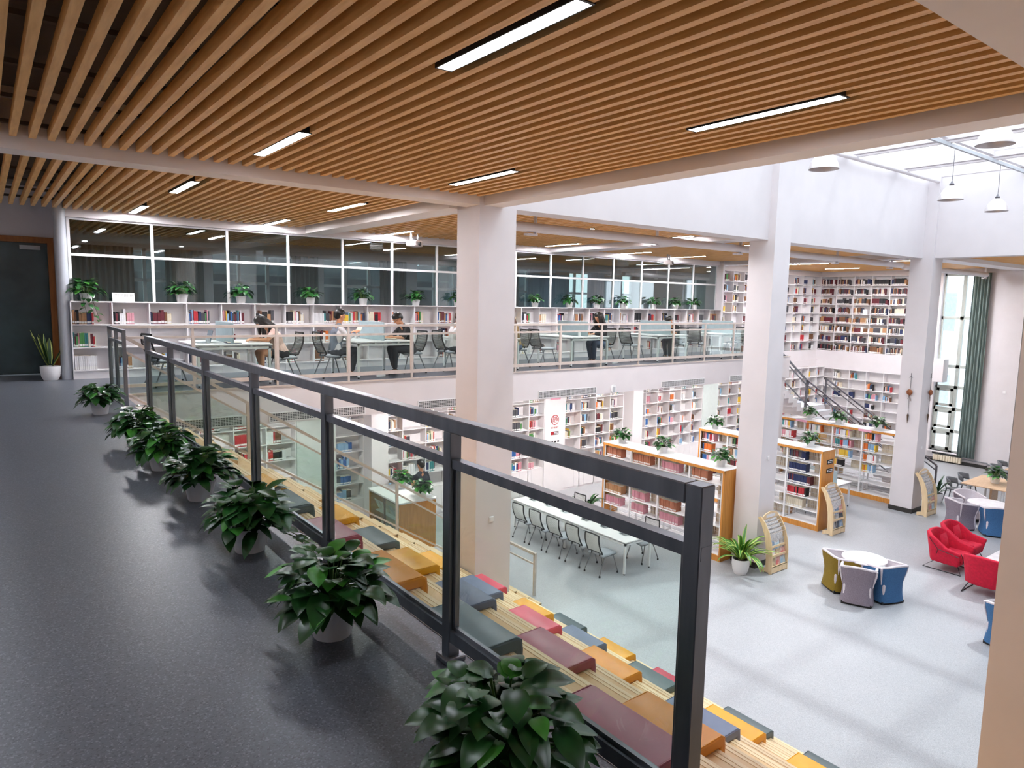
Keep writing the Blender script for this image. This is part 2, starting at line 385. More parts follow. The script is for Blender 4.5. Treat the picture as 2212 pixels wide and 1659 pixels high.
def room_curtain(x0, x1, m, l):
    t = thing('curtain', l, 'curtain', (0, 0, 0), 0, 'curtains in the room behind the glass')
    MB().grid(lambda u, v: (x0 + (x1-x0)*u, 19.32 + 0.05*math.sin(u*2*PI*(x1-x0)/0.13), 0.35 + 2.4*v), int((x1-x0)/0.022), 3).build('drape', m, t, smooth=True, fix=False)
for i, (x0, x1) in enumerate(((1.5, 3.0), (3.7, 4.6), (6.9, 7.7), (9.6, 10.5), (12.4, 13.5), (14.0, 14.9), (15.3, 17.3), (18.2, 20.0))):
    room_curtain(x0, x1, CURT if i in (0, 1, 2, 3, 5) else SHEER, '%s curtain in the room behind the glass, %s from the door' % ('grey-green' if i in (0, 1, 2, 3, 5) else 'pale blue', ORDN[i]))
FACADE = mat('darkening_facade', '#4A5256', 0.9, var=0.2, scale=0.6)  # dark facade added outside so the far window panes stay dark
b = MB().box(-4, 20, 24.0, 24.3, -5, 6.0)
for i in range(9):
    for z in (-3.0, 0.6, 3.6): b.box(-3 + i*2.6, -1.4 + i*2.6, 23.97, 24.0, z, z + 1.7, 1)
o = b.build('courtyard_building', [FACADE, mat('facade_glass', '#2A3438', 0.2, var=0.2)]); tag(o, 'dark building added across the courtyard to darken the windows behind the partition', 'building')
o = MB().box(37, 37.3, 2, 26, -6, 5.2).build('courtyard_building', mat('pale_facade', '#DDE2E8', 0.8, var=0.05)); tag(o, 'pale building outside the tall curtained window', 'building')
for y in (10.9, 13.6):
    for z in (-3.4, 0.5): 
        MB().box(36.9, 37.0, y, y + 1.2, z, z + 2.0).box(36.88, 36.9, y + 0.1, y + 1.1, z + 0.1, z + 1.9, 1).build('window', [METALW, mat('facade_window', '#9DB4C6', 0.2)], o)
# tall windows in the right wall
def tall_window(n, y0, y1):
    w = struct('window_%d' % n, MB().box(29.6, 29.61, y0, y1, -3.86, 3.0), GLASSK)
    f = MB(); mid = y0 + (y1 - y0) * 0.36
    for y in (y0, mid, y1): f.box(29.55, 29.66, y - 0.06, y + 0.06, -3.86, 3.0)
    for z in (-3.86, -3.05, -2.2, -1.35, -0.55, 1.3, 2.95): f.box(29.55, 29.66, y0, y1, z - 0.06, z + 0.06)
    for z in (-3.80, -2.95, -2.1): f.box(29.53, 29.60, mid + 0.06, y1 - 0.06, z, z + 0.1); f.box(29.53, 29.60, mid + 0.06, y1 - 0.06, z + 0.59, z + 0.69); f.box(29.53, 29.60, y1 - 0.16, y1 - 0.06, z, z + 0.69); f.box(29.53, 29.60, mid + 0.06, mid + 0.16, z, z + 0.69)
    f.build('window_frame', FRAMEG, w)
    MB().box(29.28, 29.56, y0 - 0.05, y1 + 0.05, -3.90, -3.86).build('window_sill', WHITE, w)
tall_window(3, 10.35, 11.45); tall_window(4, 7.0, 8.65); tall_window(15, 1.0, 5.0)  # the last window is unseen, added to bring daylight into the right side
def curtain(y0, y1, label, z0=-3.93, z1=2.97):
    def fn(u, v):
        y = y0 + (y1 - y0) * u
        return (29.22 + 0.05 * math.sin(u * 2*PI * (y1 - y0) / 0.105) * (0.8 + 0.2 * v), y + 0.01 * math.sin(9*v + 20*u), z0 + (z1 - z0) * v)
    t = thing('curtain', label, 'curtain', group='grey-green curtains')
    MB().grid(fn, 60, 14).build('drape', CURT, t, smooth=True, fix=False).modifiers.new('thick', 'SOLIDIFY').thickness = 0.006
    MB().tube([(29.22, y0 - 0.1, z1 + 0.02), (29.22, y1 + 0.1, z1 + 0.02)], 0.015).build('curtain_rail', CTRIM, t, smooth=True)
curtain(9.78, 10.36, 'grey-green full-height curtain drawn to the side of the tall window')
curtain(8.0, 8.64, 'grey-green full-height curtain past the wall pier, at the photo edge')
# ------------------------------------------------------------------ stepped seating: eleven risers of 0.386 m
NX = lambda k: 1.685 + 0.6066 * k
NZ = lambda k: -0.38636 * k
b = MB(); st = MB()
for k in range(1, 11):
    b.box(NX(k-1), NX(k), -3.9, 9.6, ZL, NZ(k))
    for i in range(2): st.box(NX(k) - 0.022 - i*0.034, NX(k) + 0.010 - i*0.038, -3.9, 9.6, NZ(k) - 0.02, NZ(k) + 0.003)
t = thing('seating_steps', 'pale wooden stepped seating dropping from the upper floor to the hall', 'stepped seating', (0, 0, 0))
b.build('plank_treads', PLY, t); st.build('nosing', PLYN, t)
t = thing('wooden_stairs', 'narrow wooden stair beside the stepped seating, along the pale handrail', 'stairs', (0, 0, 0))
b = MB(); st = MB()
for k in range(1, 22):
    x0 = 1.735 + 0.3033 * (k - 1); z = -0.1932 * k
    b.box(x0, x0 + 0.31, 9.605, 11.12, ZL, z); st.box(x0 + 0.27, x0 + 0.315, 9.605, 11.12, z - 0.02, z + 0.004)
b.build('treads', PLY, t); st.build('nosing', PLYN, t)
# white stair at the far end of the balcony (down to a landing, then on towards the hall)
t = thing('staircase', 'white staircase with dark rails leading down from the far balcony end', 'stairs', (0, 0, 0))
b = MB(); tr = MB()
n1 = 11; rz_ = 0.165; rn_ = 0.27
for k in range(1, n1 + 1):
    x0 = 19.45 + rn_ * (k - 1); z = -rz_ * k
    b.box(x0, x0 + rn_, 12.72, 13.95, z - 0.28, z - 0.02); tr.box(x0 - 0.02, x0 + rn_, 12.74, 13.95, z - 0.02, z)
LX = 19.45 + rn_ * n1; LZ = -rz_ * n1
b.box(LX, LX + 1.3, 12.72, 13.95, LZ - 0.25, LZ - 0.02); tr.box(LX, LX + 1.3, 12.72, 13.95, LZ - 0.02, LZ)
k = 1
while LZ - rz_ * k > ZL + 0.01:
    y1 = 12.72 - rn_ * (k - 1); z = LZ - rz_ * k
    b.box(LX + 0.05, LX + 1.3, y1 - rn_, y1, max(ZL, z - 0.28), z - 0.02); tr.box(LX + 0.03, LX + 1.3, y1 - rn_, y1 + 0.02, z - 0.02, z); k += 1
YE = 12.72 - rn_ * (k - 1)
b.build('flight', WHITE, t); tr.build('treads', LGREY, t)
def rails(p0, p1, parent, name='handrail', n=2):
    q = MB(); p0 = Vector(p0); p1 = Vector(p1)
    q.bar(p0 + Vector((0,0,0.92)), p1 + Vector((0,0,0.92)), 0.05, 0.05); q.bar(p0 + Vector((0,0,0.76)), p1 + Vector((0,0,0.76)), 0.03, 0.03); q.bar(p0 + Vector((0,0,0.12)), p1 + Vector((0,0,0.12)), 0.03, 0.03)
    q.build(name, DSTEEL, parent)
    for i in range(n + 1):
        p = p0.lerp(p1, i / n); MB().box(p.x - 0.025, p.x + 0.025, p.y - 0.025, p.y + 0.025, p.z - 0.05, p.z + 0.92).build('post', DSTEEL, parent)
rails((19.45, 12.74, 0), (LX, 12.74, LZ), t); rails((LX + 0.05, 12.74, LZ), (LX + 0.05, YE, ZL + 0.05), t); rails((LX + 1.28, 12.74, LZ), (LX + 1.28, YE, ZL + 0.05), t)
o = MB().grid(lambda u, v: (23.0 + 0.55 * math.cos(PI*(0.9 + 0.75*u)), 12.15 + 0.55 * math.sin(PI*(0.9 + 0.75*u)), ZL + 1.9 * v), 12, 2).build('curved_screen', PLY, smooth=True, fix=False)
o.modifiers.new('thick', 'SOLIDIFY').thickness = 0.02; tag(o, 'curved plywood screen by the foot of the white staircase', 'screen')
# ------------------------------------------------------------------ railings
def railing(label, axis, c, a0, a1, posts, S=0.058, top=0.06, zt=1.10, m=STEEL, zbot=-0.02, drop=None, flange=True):
    t = thing('railing', label, 'railing', (0, 0, 0))
    def bx(q, u0, u1, w, z0, z1):
        return q.box(c - w/2, c + w/2, u0, u1, z0, z1) if axis == 1 else q.box(u0, u1, c - w/2, c + w/2, z0, z1)
    bx(MB(), posts[0] + S/2 + 0.001 if drop is not None else a0, a1, top, zt - top, zt).build('top_rail', m, t, bevel=0.004, seg=1)
    bx(MB(), a0, a1, top * 0.7, 0.885, 0.925).build('middle_rail', m, t)
    bx(MB(), a0, a1, top * 0.8, 0.10, 0.155).build('bottom_rail', m, t)
    for i, p in enumerate(posts):
        zb = drop if (drop is not None and i == 0) else zbot
        po = bx(MB(), p - S/2, p + S/2, top if (drop is not None and i == 0) else S, zb, zt if (drop is not None and i == 0) else zt - top).build('post', m, t, bevel=0.003, seg=1)
        if flange and zb > -0.05:
            q = MB(); bx(q, p - S/2 - 0.022, p + S/2 + 0.022, S + 0.044, 0.0, 0.03)
            q.build('base_flange', m, po, bevel=0.008)
    for p, q in zip(posts[:-1], posts[1:]):
        lo, hi = min(p, q) + S/2 + 0.012, max(p, q) - S/2 - 0.012
        g = bx(MB(), lo, hi, 0.010, 0.16, 0.882).build('glass_pane', GLASS, t)
        f = MB(); bx(f, lo - 0.012, lo + 0.008, 0.018, 0.155, 0.885); bx(f, hi - 0.008, hi + 0.012, 0.018, 0.155, 0.885); bx(f, lo, hi, 0.018, 0.155, 0.172)
        f.build('pane_channel', m, g)
    return t
railing('dark steel and glass railing along the near walkway above the stepped seating', 1, 1.585, 1.165, 9.52, [1.195, 2.50, 3.88, 5.27, 6.70, 8.20, 9.49], drop=-0.36)
railing('short steel and glass railing piece at the walkway corner by the glass door', 1, 1.57, 11.17, 12.62, [11.20, 11.95, 12.60], S=0.05, top=0.05, flange=False)
railing('pale steel and glass railing along the far balcony edge', 0, 12.635, 1.6, 19.4, [2.80, 4.22, 5.61, 7.0, 8.36, 9.70, 11.06, 12.44, 13.83, 15.21, 16.6, 17.97, 19.37], S=0.04, top=0.045, m=CTRIM, flange=False)
t = thing('stair_handrail', 'pale steel and glass handrail sloping down beside the wooden stair', 'handrail', (0, 0, 0))
def sl(x, h): return (x, 11.2, -(x - 1.685) * 0.637 + h)
for nm, h, s in (('top_rail', 0.93, 0.045), ('middle_rail', 0.72, 0.03), ('bottom_rail', 0.10, 0.03)):
    MB().bar(sl(1.57, h), sl(8.5, h), s, s).build(nm, CTRIM, t)
for x in (3.26, 5.90, 8.50): MB().box(x - 0.022, x + 0.022, 11.178, 11.222, max(ZL, sl(x, 0)[2] - 0.28), sl(x, 0.93)[2]).build('post', CTRIM, t)
MB().prism([(1.62, sl(1.62, 0.14)[2]), (8.46, sl(8.46, 0.14)[2]), (8.46, sl(8.46, 0.70)[2]), (1.62, sl(1.62, 0.70)[2])], 1, 11.195, 11.205).build('glass_pane', GLASS, t)
MB().box(8.48, 8.53, 10.3, 11.2, -3.42, -3.37).box(8.49, 8.52, 10.3, 11.2, -3.62, -3.59).box(8.48, 8.53, 10.28, 10.33, ZL, -3.37).build('end_return', CTRIM, t)
# ------------------------------------------------------------------ strip lights
sl0 = thing('strip_light', '', 'ceiling light')
MB().box(-0.064, -0.055, -0.68, 0.68, -0.012, 0.10).box(0.055, 0.064, -0.68, 0.68, -0.012, 0.10).box(-0.064, 0.064, -0.70, -0.68, -0.012, 0.10).box(-0.064, 0.064, 0.68, 0.70, -0.012, 0.10).box(-0.064, 0.064, -0.68, 0.68, 0.09, 0.10).build('housing', BLACK, sl0)
MB().box(-0.055, 0.055, -0.68, 0.68, -0.011, 0.0).build('diffuser', LAMP, sl0)
LG = [(2.55, 3.48, 'large bright strip light in the slat ceiling, cut by the top photo edge'), (5.10, 3.45, 'long strip light in the slat ceiling beside the atrium beam'),
      (2.50, 7.25, 'strip light before the near cross beam, farther from the atrium'), (5.11, 7.42, 'strip light before the near cross beam, close to the tan column'),
      (2.39, 11.0, 'strip light just past the near cross beam, over the far walkway end'), (2.36, 14.45, 'strip light close to the glazed partition, above the hanging-vine plant'),
      (5.02, 11.35, 'strip light past the near cross beam, before the tan column'), (4.95, 14.7, 'strip light close to the partition, above the seated woman in pink'),
      (7.83, 14.82, 'strip light beside the ceiling projector over the boy in black'), (10.2, 11.4, 'small strip light seen just past the tan column, above the white tube'),
      (12.5, 14.3, 'strip light by the second cross beam near the partition'), (12.8, 10.9, 'strip light near the middle bracket of the white tube'),
      (15.9, 14.9, 'strip light by the second ceiling projector'), (18.2, 14.7, 'long strip light past the second projector, close to the second column'),
      (15.6, 11.0, 'strip light half hidden behind the second column top'), (23.6, 13.6, 'strip light above the tall corner bookcases, nearer the wall'), (23.6, 10.2, 'strip light above the tall corner bookcases, nearer the white tube'),
      (26.5, 11.4, 'strip light in the slat ceiling before the tall window'), (2.5, -1.0, None), (-0.4, 3.5, None), (-0.4, 7.3, None), (-0.4, 11.2, None)]
def lamp_kind(x, y, z): return LAMPC if z < 0 else LAMP if (x < 3 and y < 13) or (x < 6 and y < 9) else LAMPB
def dif(o, m):            # give this lamp its own diffuser brightness
    for c in o.children:
        if c.name.startswith('diffuser'):
            if c.data.materials[0] != m:
                k = 'dif_' + m.name
                if k not in KIDS: d = c.data.copy(); d.materials[0] = m; KIDS[k] = d
                c.data = KIDS[k]
    return o
for x, y, l in LG: dif(place(sl0, (x, y, 3.145), 0, l or 'strip light in the slat ceiling outside the picture', 'ceiling strip lights'), lamp_kind(x, y, 3))
for x in (4, 8, 12, 16, 19.5): dif(place(sl0, (x, 17.4, 3.055), 0, 'strip light in the dim room behind the glazed partition', 'strip lights behind the glass'), LAMPD)
for x in (4.5, 8.8, 12.5, 16, 19.5, 23.5, 27.0):  # unseen lamps added under the slab to brighten the lower bookcases
    for y in ((14.2,) if x < 21 else (14.2, 11.4)): dif(place(sl0, (x, y, -0.715 if x < 21 else 3.145), PI/2 if x < 21 else 0, 'added strip light under the balcony slab, out of the camera view' if x < 21 else 'strip light over the far stair hall', 'strip lights under the balcony'), LAMPC if x < 21 else LAMPB)
# pendant bell lamps
pl0 = thing('pendant_lamp', '', 'pendant lamp')
MB().lathe([(0.245, 0.0), (0.235, 0.05), (0.205, 0.13), (0.15, 0.22), (0.085, 0.285), (0.05, 0.30), (0.045, 0.30), (0.08, 0.28), (0.143, 0.215), (0.198, 0.127), (0.228, 0.048), (0.238, 0.0)], 28, caps=False).build('bell_shade', mat('satin_aluminium', '#D9D3D3', 0.35, 0.55, var=0.03), pl0, smooth=True)
MB().lathe([(0.045, 0.30), (0.05, 0.33), (0.03, 0.36), (0.012, 0.40)], 14).build('cap', DSTEEL, pl0, smooth=True)
MB().tube([(0, 0, 0.40), (0.012, 0, 0.6), (0.0, 0, 1.09)], 0.006, 6).build('cord', DSTEEL, pl0)
for x, y, l in ((16.72, 6.52, 'bell pendant lamp on a cord below the skylight, the left one of the hanging pair'), (19.33, 6.52, 'bell pendant lamp on a cord below the skylight, farthest from the camera'),
                (11.6, 6.55, 'bell pendant lamp whose top is hidden by the near beam'), (11.63, 4.02, 'large bell pendant lamp close to the photo edge, nearest the camera')):
    place(pl0, (x, y, 3.95), 0, l, 'bell pendant lamps')
# white roller tubes with brackets under the ceiling beyond the atrium wall
def tube(label, x0, x1, br, y=9.72, z=2.90):
    t = thing('roller_tube', label, 'roller tube', (0, 0, 0))
    MB().tube([(x0, y, z), (x1, y, z)], 0.085, 16).build('tube', WHITE, t, smooth=True)
    for x in br: MB().box(x - 0.015, x + 0.015, y - 0.03, y + 0.03, z - 0.14, 3.14).box(x - 0.22, x + 0.02, y - 0.05, y + 0.05, z - 0.14, z - 0.105).build('bracket', WHITE, t)
tube('thick white roller tube under the slat ceiling between the tan and the second column', 6.75, 14.9, (7.85, 11.05, 13.9)); tube('thick white roller tube between the second and the third column', 15.05, 21.9, (18.2, 21.3))
tube('white roller tube ending beside the tall window', 22.1, 28.6, (24.2, 28.5), y=9.75, z=2.87)
# projectors
pj = thing('projector', '', 'projector')
MB().box(-0.17, 0.17, -0.13, 0.13, -0.07, 0.07).build('body', mat('projector_shell', '#D9CFCB', 0.4), pj, bevel=0.03, seg=3)
MB().tube([(0.0, -0.13, -0.01), (0.0, -0.16, -0.01)], 0.045, 16).build('lens', BLACK, pj, smooth=True)
MB().box(-0.15, -0.13, -0.02, 0.02, 0.07, 0.24).box(0.13, 0.15, -0.02, 0.02, 0.07, 0.24).box(-0.15, 0.15, -0.03, 0.03, 0.09, 0.11).build('bracket', LGREY, pj)
place(pj, (8.1, 14.5, 2.9), 0.5, 'white projector hanging from the slat ceiling over the boy in black', 'ceiling projectors')
place(pj, (17.05, 14.5, 2.9), 0.5, 'white projector hanging from the slat ceiling beyond the tan column, near the second', 'ceiling projectors')
# air vents on the balcony front
VDARK = mat('vent_dark', '#5A5A5E', 0.6)
for i, (x0, x1, l) in enumerate(((2.3, 3.56, 'long air grille on the balcony front, partly behind the first railing panes'), (4.07, 5.93, 'long air grille on the balcony front above the white door'), (7.16, 8.9, 'air grille on the balcony front just before the tan column'),
        (10.42, 12.27, 'air grille on the balcony front above the quiet sign'), (14.8, 16.64, 'air grille on the balcony front over the second bookcase wall'), (17.89, 19.6, 'air grille on the balcony front cut by the second column'))):
    t = thing('air_grille', l, 'vent', (0, 0, 0), 0, 'air grilles on the balcony front')
    MB().box(x0, x1, 12.615, 12.63, -0.66, -0.52).build('backing', VDARK, t)
    f = MB().box(x0 - 0.02, x1 + 0.02, 12.605, 12.63, -0.68, -0.66).box(x0 - 0.02, x1 + 0.02, 12.605, 12.63, -0.52, -0.50).box(x0 - 0.02, x0, 12.605, 12.63, -0.66, -0.52).box(x1, x1 + 0.02, 12.605, 12.63, -0.66, -0.52)
    for k in range(1, 5): f.box(x0, x1, 12.608, 12.616, -0.66 + k*0.028 - 0.004, -0.66 + k*0.028 + 0.004)
    n = int((x1 - x0) / 0.045)
    for k in range(1, n): f.box(x0 + (x1-x0)*k/n - 0.004, x0 + (x1-x0)*k/n + 0.004, 12.608, 12.616, -0.66, -0.52)
    f.build('grid', METALW, t)
o = MB().prism([(12.9 + 0.09*math.cos(a*PI/8), -0.6 + 0.12*math.sin(a*PI/8)) for a in range(16)], 1, 12.58, 12.63).build('wall_speaker', METALW, bevel=0.01); tag(o, 'small oval white speaker box on the balcony front', 'speaker')
MB().box(12.86, 12.94, 12.574, 12.58, -0.68, -0.54).build('grille', LGREY, o)
# ================================================================== bookcases and books
ORD = 'first second third fourth fifth sixth seventh eighth ninth tenth eleventh twelfth thirteenth fourteenth fifteenth sixteenth seventeenth eighteenth nineteenth twentieth twenty-first twenty-second twenty-third twenty-fourth twenty-fifth twenty-sixth twenty-seventh twenty-eighth twenty-ninth thirtieth'.split()
PAL = {'black': '#232327', 'charcoal': '#4A4A50', 'navy': '#27345E', 'blue': '#3468A8', 'pale blue': '#8FB6D6', 'teal': '#3F8A8C', 'green': '#4C8A4A', 'maroon': '#6B2832', 'red': '#C0323A',
       'orange': '#D9722E', 'yellow': '#E3BC3F', 'brown': '#7A5236', 'tan': '#B98B63', 'cream': '#E6DCC6', 'white': '#ECECEE', 'pink': '#D99BA6', 'terracotta': '#B5765A', 'purple': '#6A4E8C'}
PN = list(PAL); BMATS = [mat('book_' + n.replace(' ', '_'), PAL[n], 0.55, var=0.06, scale=5) for n in PN]
PAGES = mat('book_pages', '#E9E1CF', 0.8, var=0.05, scale=60); BLAB = mat('book_label', '#F3F3F1', 0.6)
CUB = {}      # key -> list of books
def book(key, label, pos, rz, t, d, h, ci): CUB.setdefault(key, []).append((label, pos, rz, t, d, h, ci))
def unit_book(mb, M, ci, pg, lb):
    def q(x0, x1, y0, y1, z0, z1, m):
        vs = [M @ Vector(p) for p in ((x0,y0,z0),(x1,y0,z0),(x1,y1,z0),(x0,y1,z0),(x0,y0,z1),(x1,y0,z1),(x1,y1,z1),(x0,y1,z1))]
        return vs
    vs = q(0, 0.94, 0, 1, 0, 1, 0)
    mb.add(vs, [(0,3,2,1),(0,1,5,4),(1,2,6,5),(3,0,4,7)], ci); mb.add(vs, [(4,5,6,7),(2,3,7,6)], pg)
    mb.add([M @ Vector(p) for p in ((0.02,-0.012,0.07),(0.92,-0.012,0.07),(0.92,-0.012,0.24),(0.02,-0.012,0.24))], [(0,1,2,3)], lb)
rb = random.Random(11)
def fill(key, phrase, origin, rz, width, height, palette, amount, depth=0.17, setlike=0.5, uniform=False, noun='book'):
    """a row of books from the first end of a cubby; books of one colour in one cubby share a label"""
    u = Vector((math.cos(rz), math.sin(rz), 0)); v = Vector((-math.sin(rz), math.cos(rz), 0))
    x = 0.012; end = width * amount
    h0 = min(height * 0.78, rb.uniform(0.21, 0.28)); ci = rb.choice(palette)
    t0 = rb.uniform(0.018, 0.034)
    while x < end:
        if not uniform and rb.random() > setlike: ci = rb.choice(palette); h0 = min(height * 0.8, rb.uniform(0.20, 0.29)); t0 = rb.uniform(0.014, 0.042)
        if x + t0 > width - 0.01: break
        inset = rb.uniform(0.02, 0.045)
        p = Vector(origin) + u * x + v * inset
        book(key, ('%s %s %s' % (PN[ci], noun, phrase)), p, rz, t0, depth, h0 * (1 if uniform else rb.uniform(0.97, 1.0)), ci)
        x += t0
I = lambda *n: [PN.index(k) for k in n]
MIX = I('black','charcoal','navy','blue','pale blue','teal','green','maroon','red','orange','yellow','brown','tan','cream','cream','white','white','white','pink')
DARK = I('black','charcoal','navy','maroon','brown','black','charcoal','white','cream','tan','maroon')
def bookcase(label, face, front, us, zs, depth=0.30, base=None, phrase=None, pal=MIX, fills=None, doors=None, group=None, first=0, top=True, t=0.022, orow=None, key='', closed=True):
    """face 'y': front plane y=front, bays along +x;  face 'x': front plane x=front, bays run towards -y. zs runs bottom to top."""
    th = thing('bookcase', label, 'bookcase', (0, 0, 0), 0, group)
    def bx(q, u0, u1, v0, v1, z0, z1):
        if face == 'y': return q.box(u0, u1, front + v0, front + v1, z0, z1)
        return q.box(front + v0, front + v1, min(u0, u1), max(u0, u1), z0, z1)
    s = 1 if face == 'y' else -1
    u0, u1 = us[0], us[-1]; zb = zs[0]; zt = zs[-1]
    if closed: bx(MB(), u0, u1, depth - 0.012, depth, zb if base is None else base, zt).build('back_panel', SHELFW, th)
    for u in us: bx(MB(), u - t/2, u + t/2, 0, depth - 0.012, zb if base is None else base, zt).build('upright', SHELFW, th)
    for i, z in enumerate(zs): bx(MB(), u0 - t/2, u1 + t/2, -0.004 if 0 < i < len(zs) - 1 else -0.01, depth - 0.012, z - t, z).build('shelf', SHELFW, th)
    if base is not None:
        bx(MB(), u0, u1, 0.02, depth, base, zs[0] - t).build('plinth', SHELFW, th)
    if doors:
        n = max(1, int(round(abs(u1 - u0) / doors)))
        for k in range(n):
            a = u0 + (u1-u0)*k/n + s*0.003; c = u0 + (u1-u0)*(k+1)/n - s*0.003
            bx(MB(), a, c, 0.0, 0.02, base + 0.06, zs[0] - t - 0.004).build('door', SHELFW, th)
    if phrase:
        nr = len(zs) - 1
        for r in range(nr):
            for k in range(len(us) - 1):
                f = fills(r, k) if fills else rb.uniform(0.3, 0.7)
                if f <= 0: continue
                w = abs(us[k+1] - us[k]) - t; org = (us[k] + t/2, front, zs[r]) if face == 'y' else (front, us[k] - t/2, zs[r])
                rown = ORD[nr - 1 - r] + ' row'
                fill((label, r, k), phrase.format(bay=ORD[k + first], row=rown), org, 0 if face == 'y' else -PI/2, w, zs[r+1] - zs[r] - t, pal, f, depth=0.18 if depth > 0.25 else 0.15, setlike=rb.choice((0.15, 0.35, 0.6, 0.8)))
    return th
# ---- low white bookcase under the glazed partition
DV = [1.29, 1.96, 2.60, 3.28, 3.95, 4.63, 5.28, 5.92, 6.57, 7.25, 7.88, 8.50, 9.15, 9.82, 10.50, 11.17, 11.85, 12.48, 13.14, 13.78, 14.43, 15.05, 15.71, 16.35, 17.0, 17.65, 18.29, 18.93, 19.57, 20.16, 20.79]
def lowfill(r, k):
    if r == 2: return rb.uniform(0.36, 0.66) if k not in (7, 8) else 0.85
    if k == 0: return 0.55
    return rb.choice((0, 0, 0.35, 0.5)) if r == 1 else rb.choice((0, 0.35, 0.5))
bookcase('long low white bookcase under the glazed partition, three rows high', 'y', 15.19, DV, [0.17, 0.60, 1.03, 1.46], base=0.0, depth=0.26, phrase='in the {bay} cubby from the glass door, {row}, low white bookcase', pal=DARK + MIX, fills=lowfill)
# ---- lower wall bookcases under the balcony
ZR = [-3.42, -3.01, -2.60, -2.19, -1.78, -1.38, -0.97]
def wf(lo, hi, p0=0.08): return lambda r, k: 0 if rb.random() < p0 else rb.uniform(lo, hi)
LW = dict(face='y', front=15.93, zs=ZR, depth=0.30, base=ZL, doors=0.46)
bookcase('white wall bookcase left of the white door under the balcony, red sets inside', us=[2.9, 3.6, 4.32, 5.04, 5.72], phrase='in the {bay} bay, {row}, wall bookcase before the white door', pal=I('maroon','brown','red','white','black'), fills=wf(0.35, 0.7, 0.3), **LW)
bookcase('narrow white wall bookcase with blue sets between the white door and the column', us=[6.72, 7.46], phrase='in the {row} of the narrow wall bookcase beside the white door', pal=I('pale blue','blue','pale blue','charcoal'), fills=wf(0.45, 0.6, 0.2), **LW)
bookcase('white wall bookcase behind the standing man, split by the tan column', us=[7.94, 8.57, 9.26, 9.95, 10.64, 11.35, 12.06, 12.79, 13.38], phrase='in the {bay} bay, {row}, wall bookcase behind the standing man', pal=MIX, fills=wf(0.3, 0.75), **LW)
bookcase('white wall bookcase just past the quiet sign panel', us=[14.23, 14.88, 15.53, 16.18, 16.80], phrase='in the {bay} bay, {row}, wall bookcase next to the quiet sign', pal=MIX, fills=wf(0.3, 0.7), **LW)
bookcase('white wall bookcase between the slim column and the pale wall panel', us=[17.30, 17.90, 18.50, 19.12, 19.75, 20.36, 20.96], phrase='in the {bay} bay, {row}, wall bookcase after the slim column', pal=MIX, fills=wf(0.25, 0.5), **LW)
bookcase('white wall bookcase past the pale wall panel, running behind the second column', us=[21.88 + 0.627*i for i in range(13)], phrase='in the {bay} bay, {row}, wall bookcase reaching the far corner', pal=MIX, fills=wf(0.2, 0.5, 0.15), **LW)
struct('wall_panel', MB().box(13.40, 14.21, 15.92, 16.26, ZL, -0.7), SHELFW); struct('wall_panel', MB().box(20.98, 21.86, 15.92, 16.26, ZL, -0.7), mat('pale_green_panel', '#D6E0DC', 0.4, var=0.02))
dr = struct('door_2', MB().box(5.74, 6.70, 15.90, 15.94, ZL + 0.01, -0.72), mat('pale_green_panel2', '#DDE4E0', 0.3, var=0.02))
MB().box(5.80, 5.83, 15.86, 15.90, -3.4, -2.9).build('door_handle', STEEL, dr)
# ---- tall corner bookcases above and below the white band
ZU = [-0.25 + 0.4*i for i in range(9)]
bookcase('tall upper white bookcase on the far wall beyond the second column', 'y', 16.35, [22.36 + 0.704*i for i in range(11)], ZU, phrase='in the {bay} bay, {row}, upper far-wall bookcase', pal=DARK + DARK + MIX, fills=wf(0.3, 0.65, 0.1))
bookcase('tall upper white bookcase on the end wall, packed with dark books', 'x', 29.4, [16.35 - 0.74*i for i in range(6)], ZU, phrase='in the {bay} bay, {row}, upper end-wall bookcase', pal=DARK, fills=wf(0.6, 0.97, 0.02))
bookcase('lower white bookcase on the end wall beside the white staircase', 'x', 29.4, [16.25 - 0.72*i for i in range(6)], [-3.42 + 0.4*i for i in range(7)], base=ZL, phrase='in the {bay} bay, {row}, lower end-wall bookcase', pal=MIX + DARK, fills=wf(0.2, 0.6, 0.3))
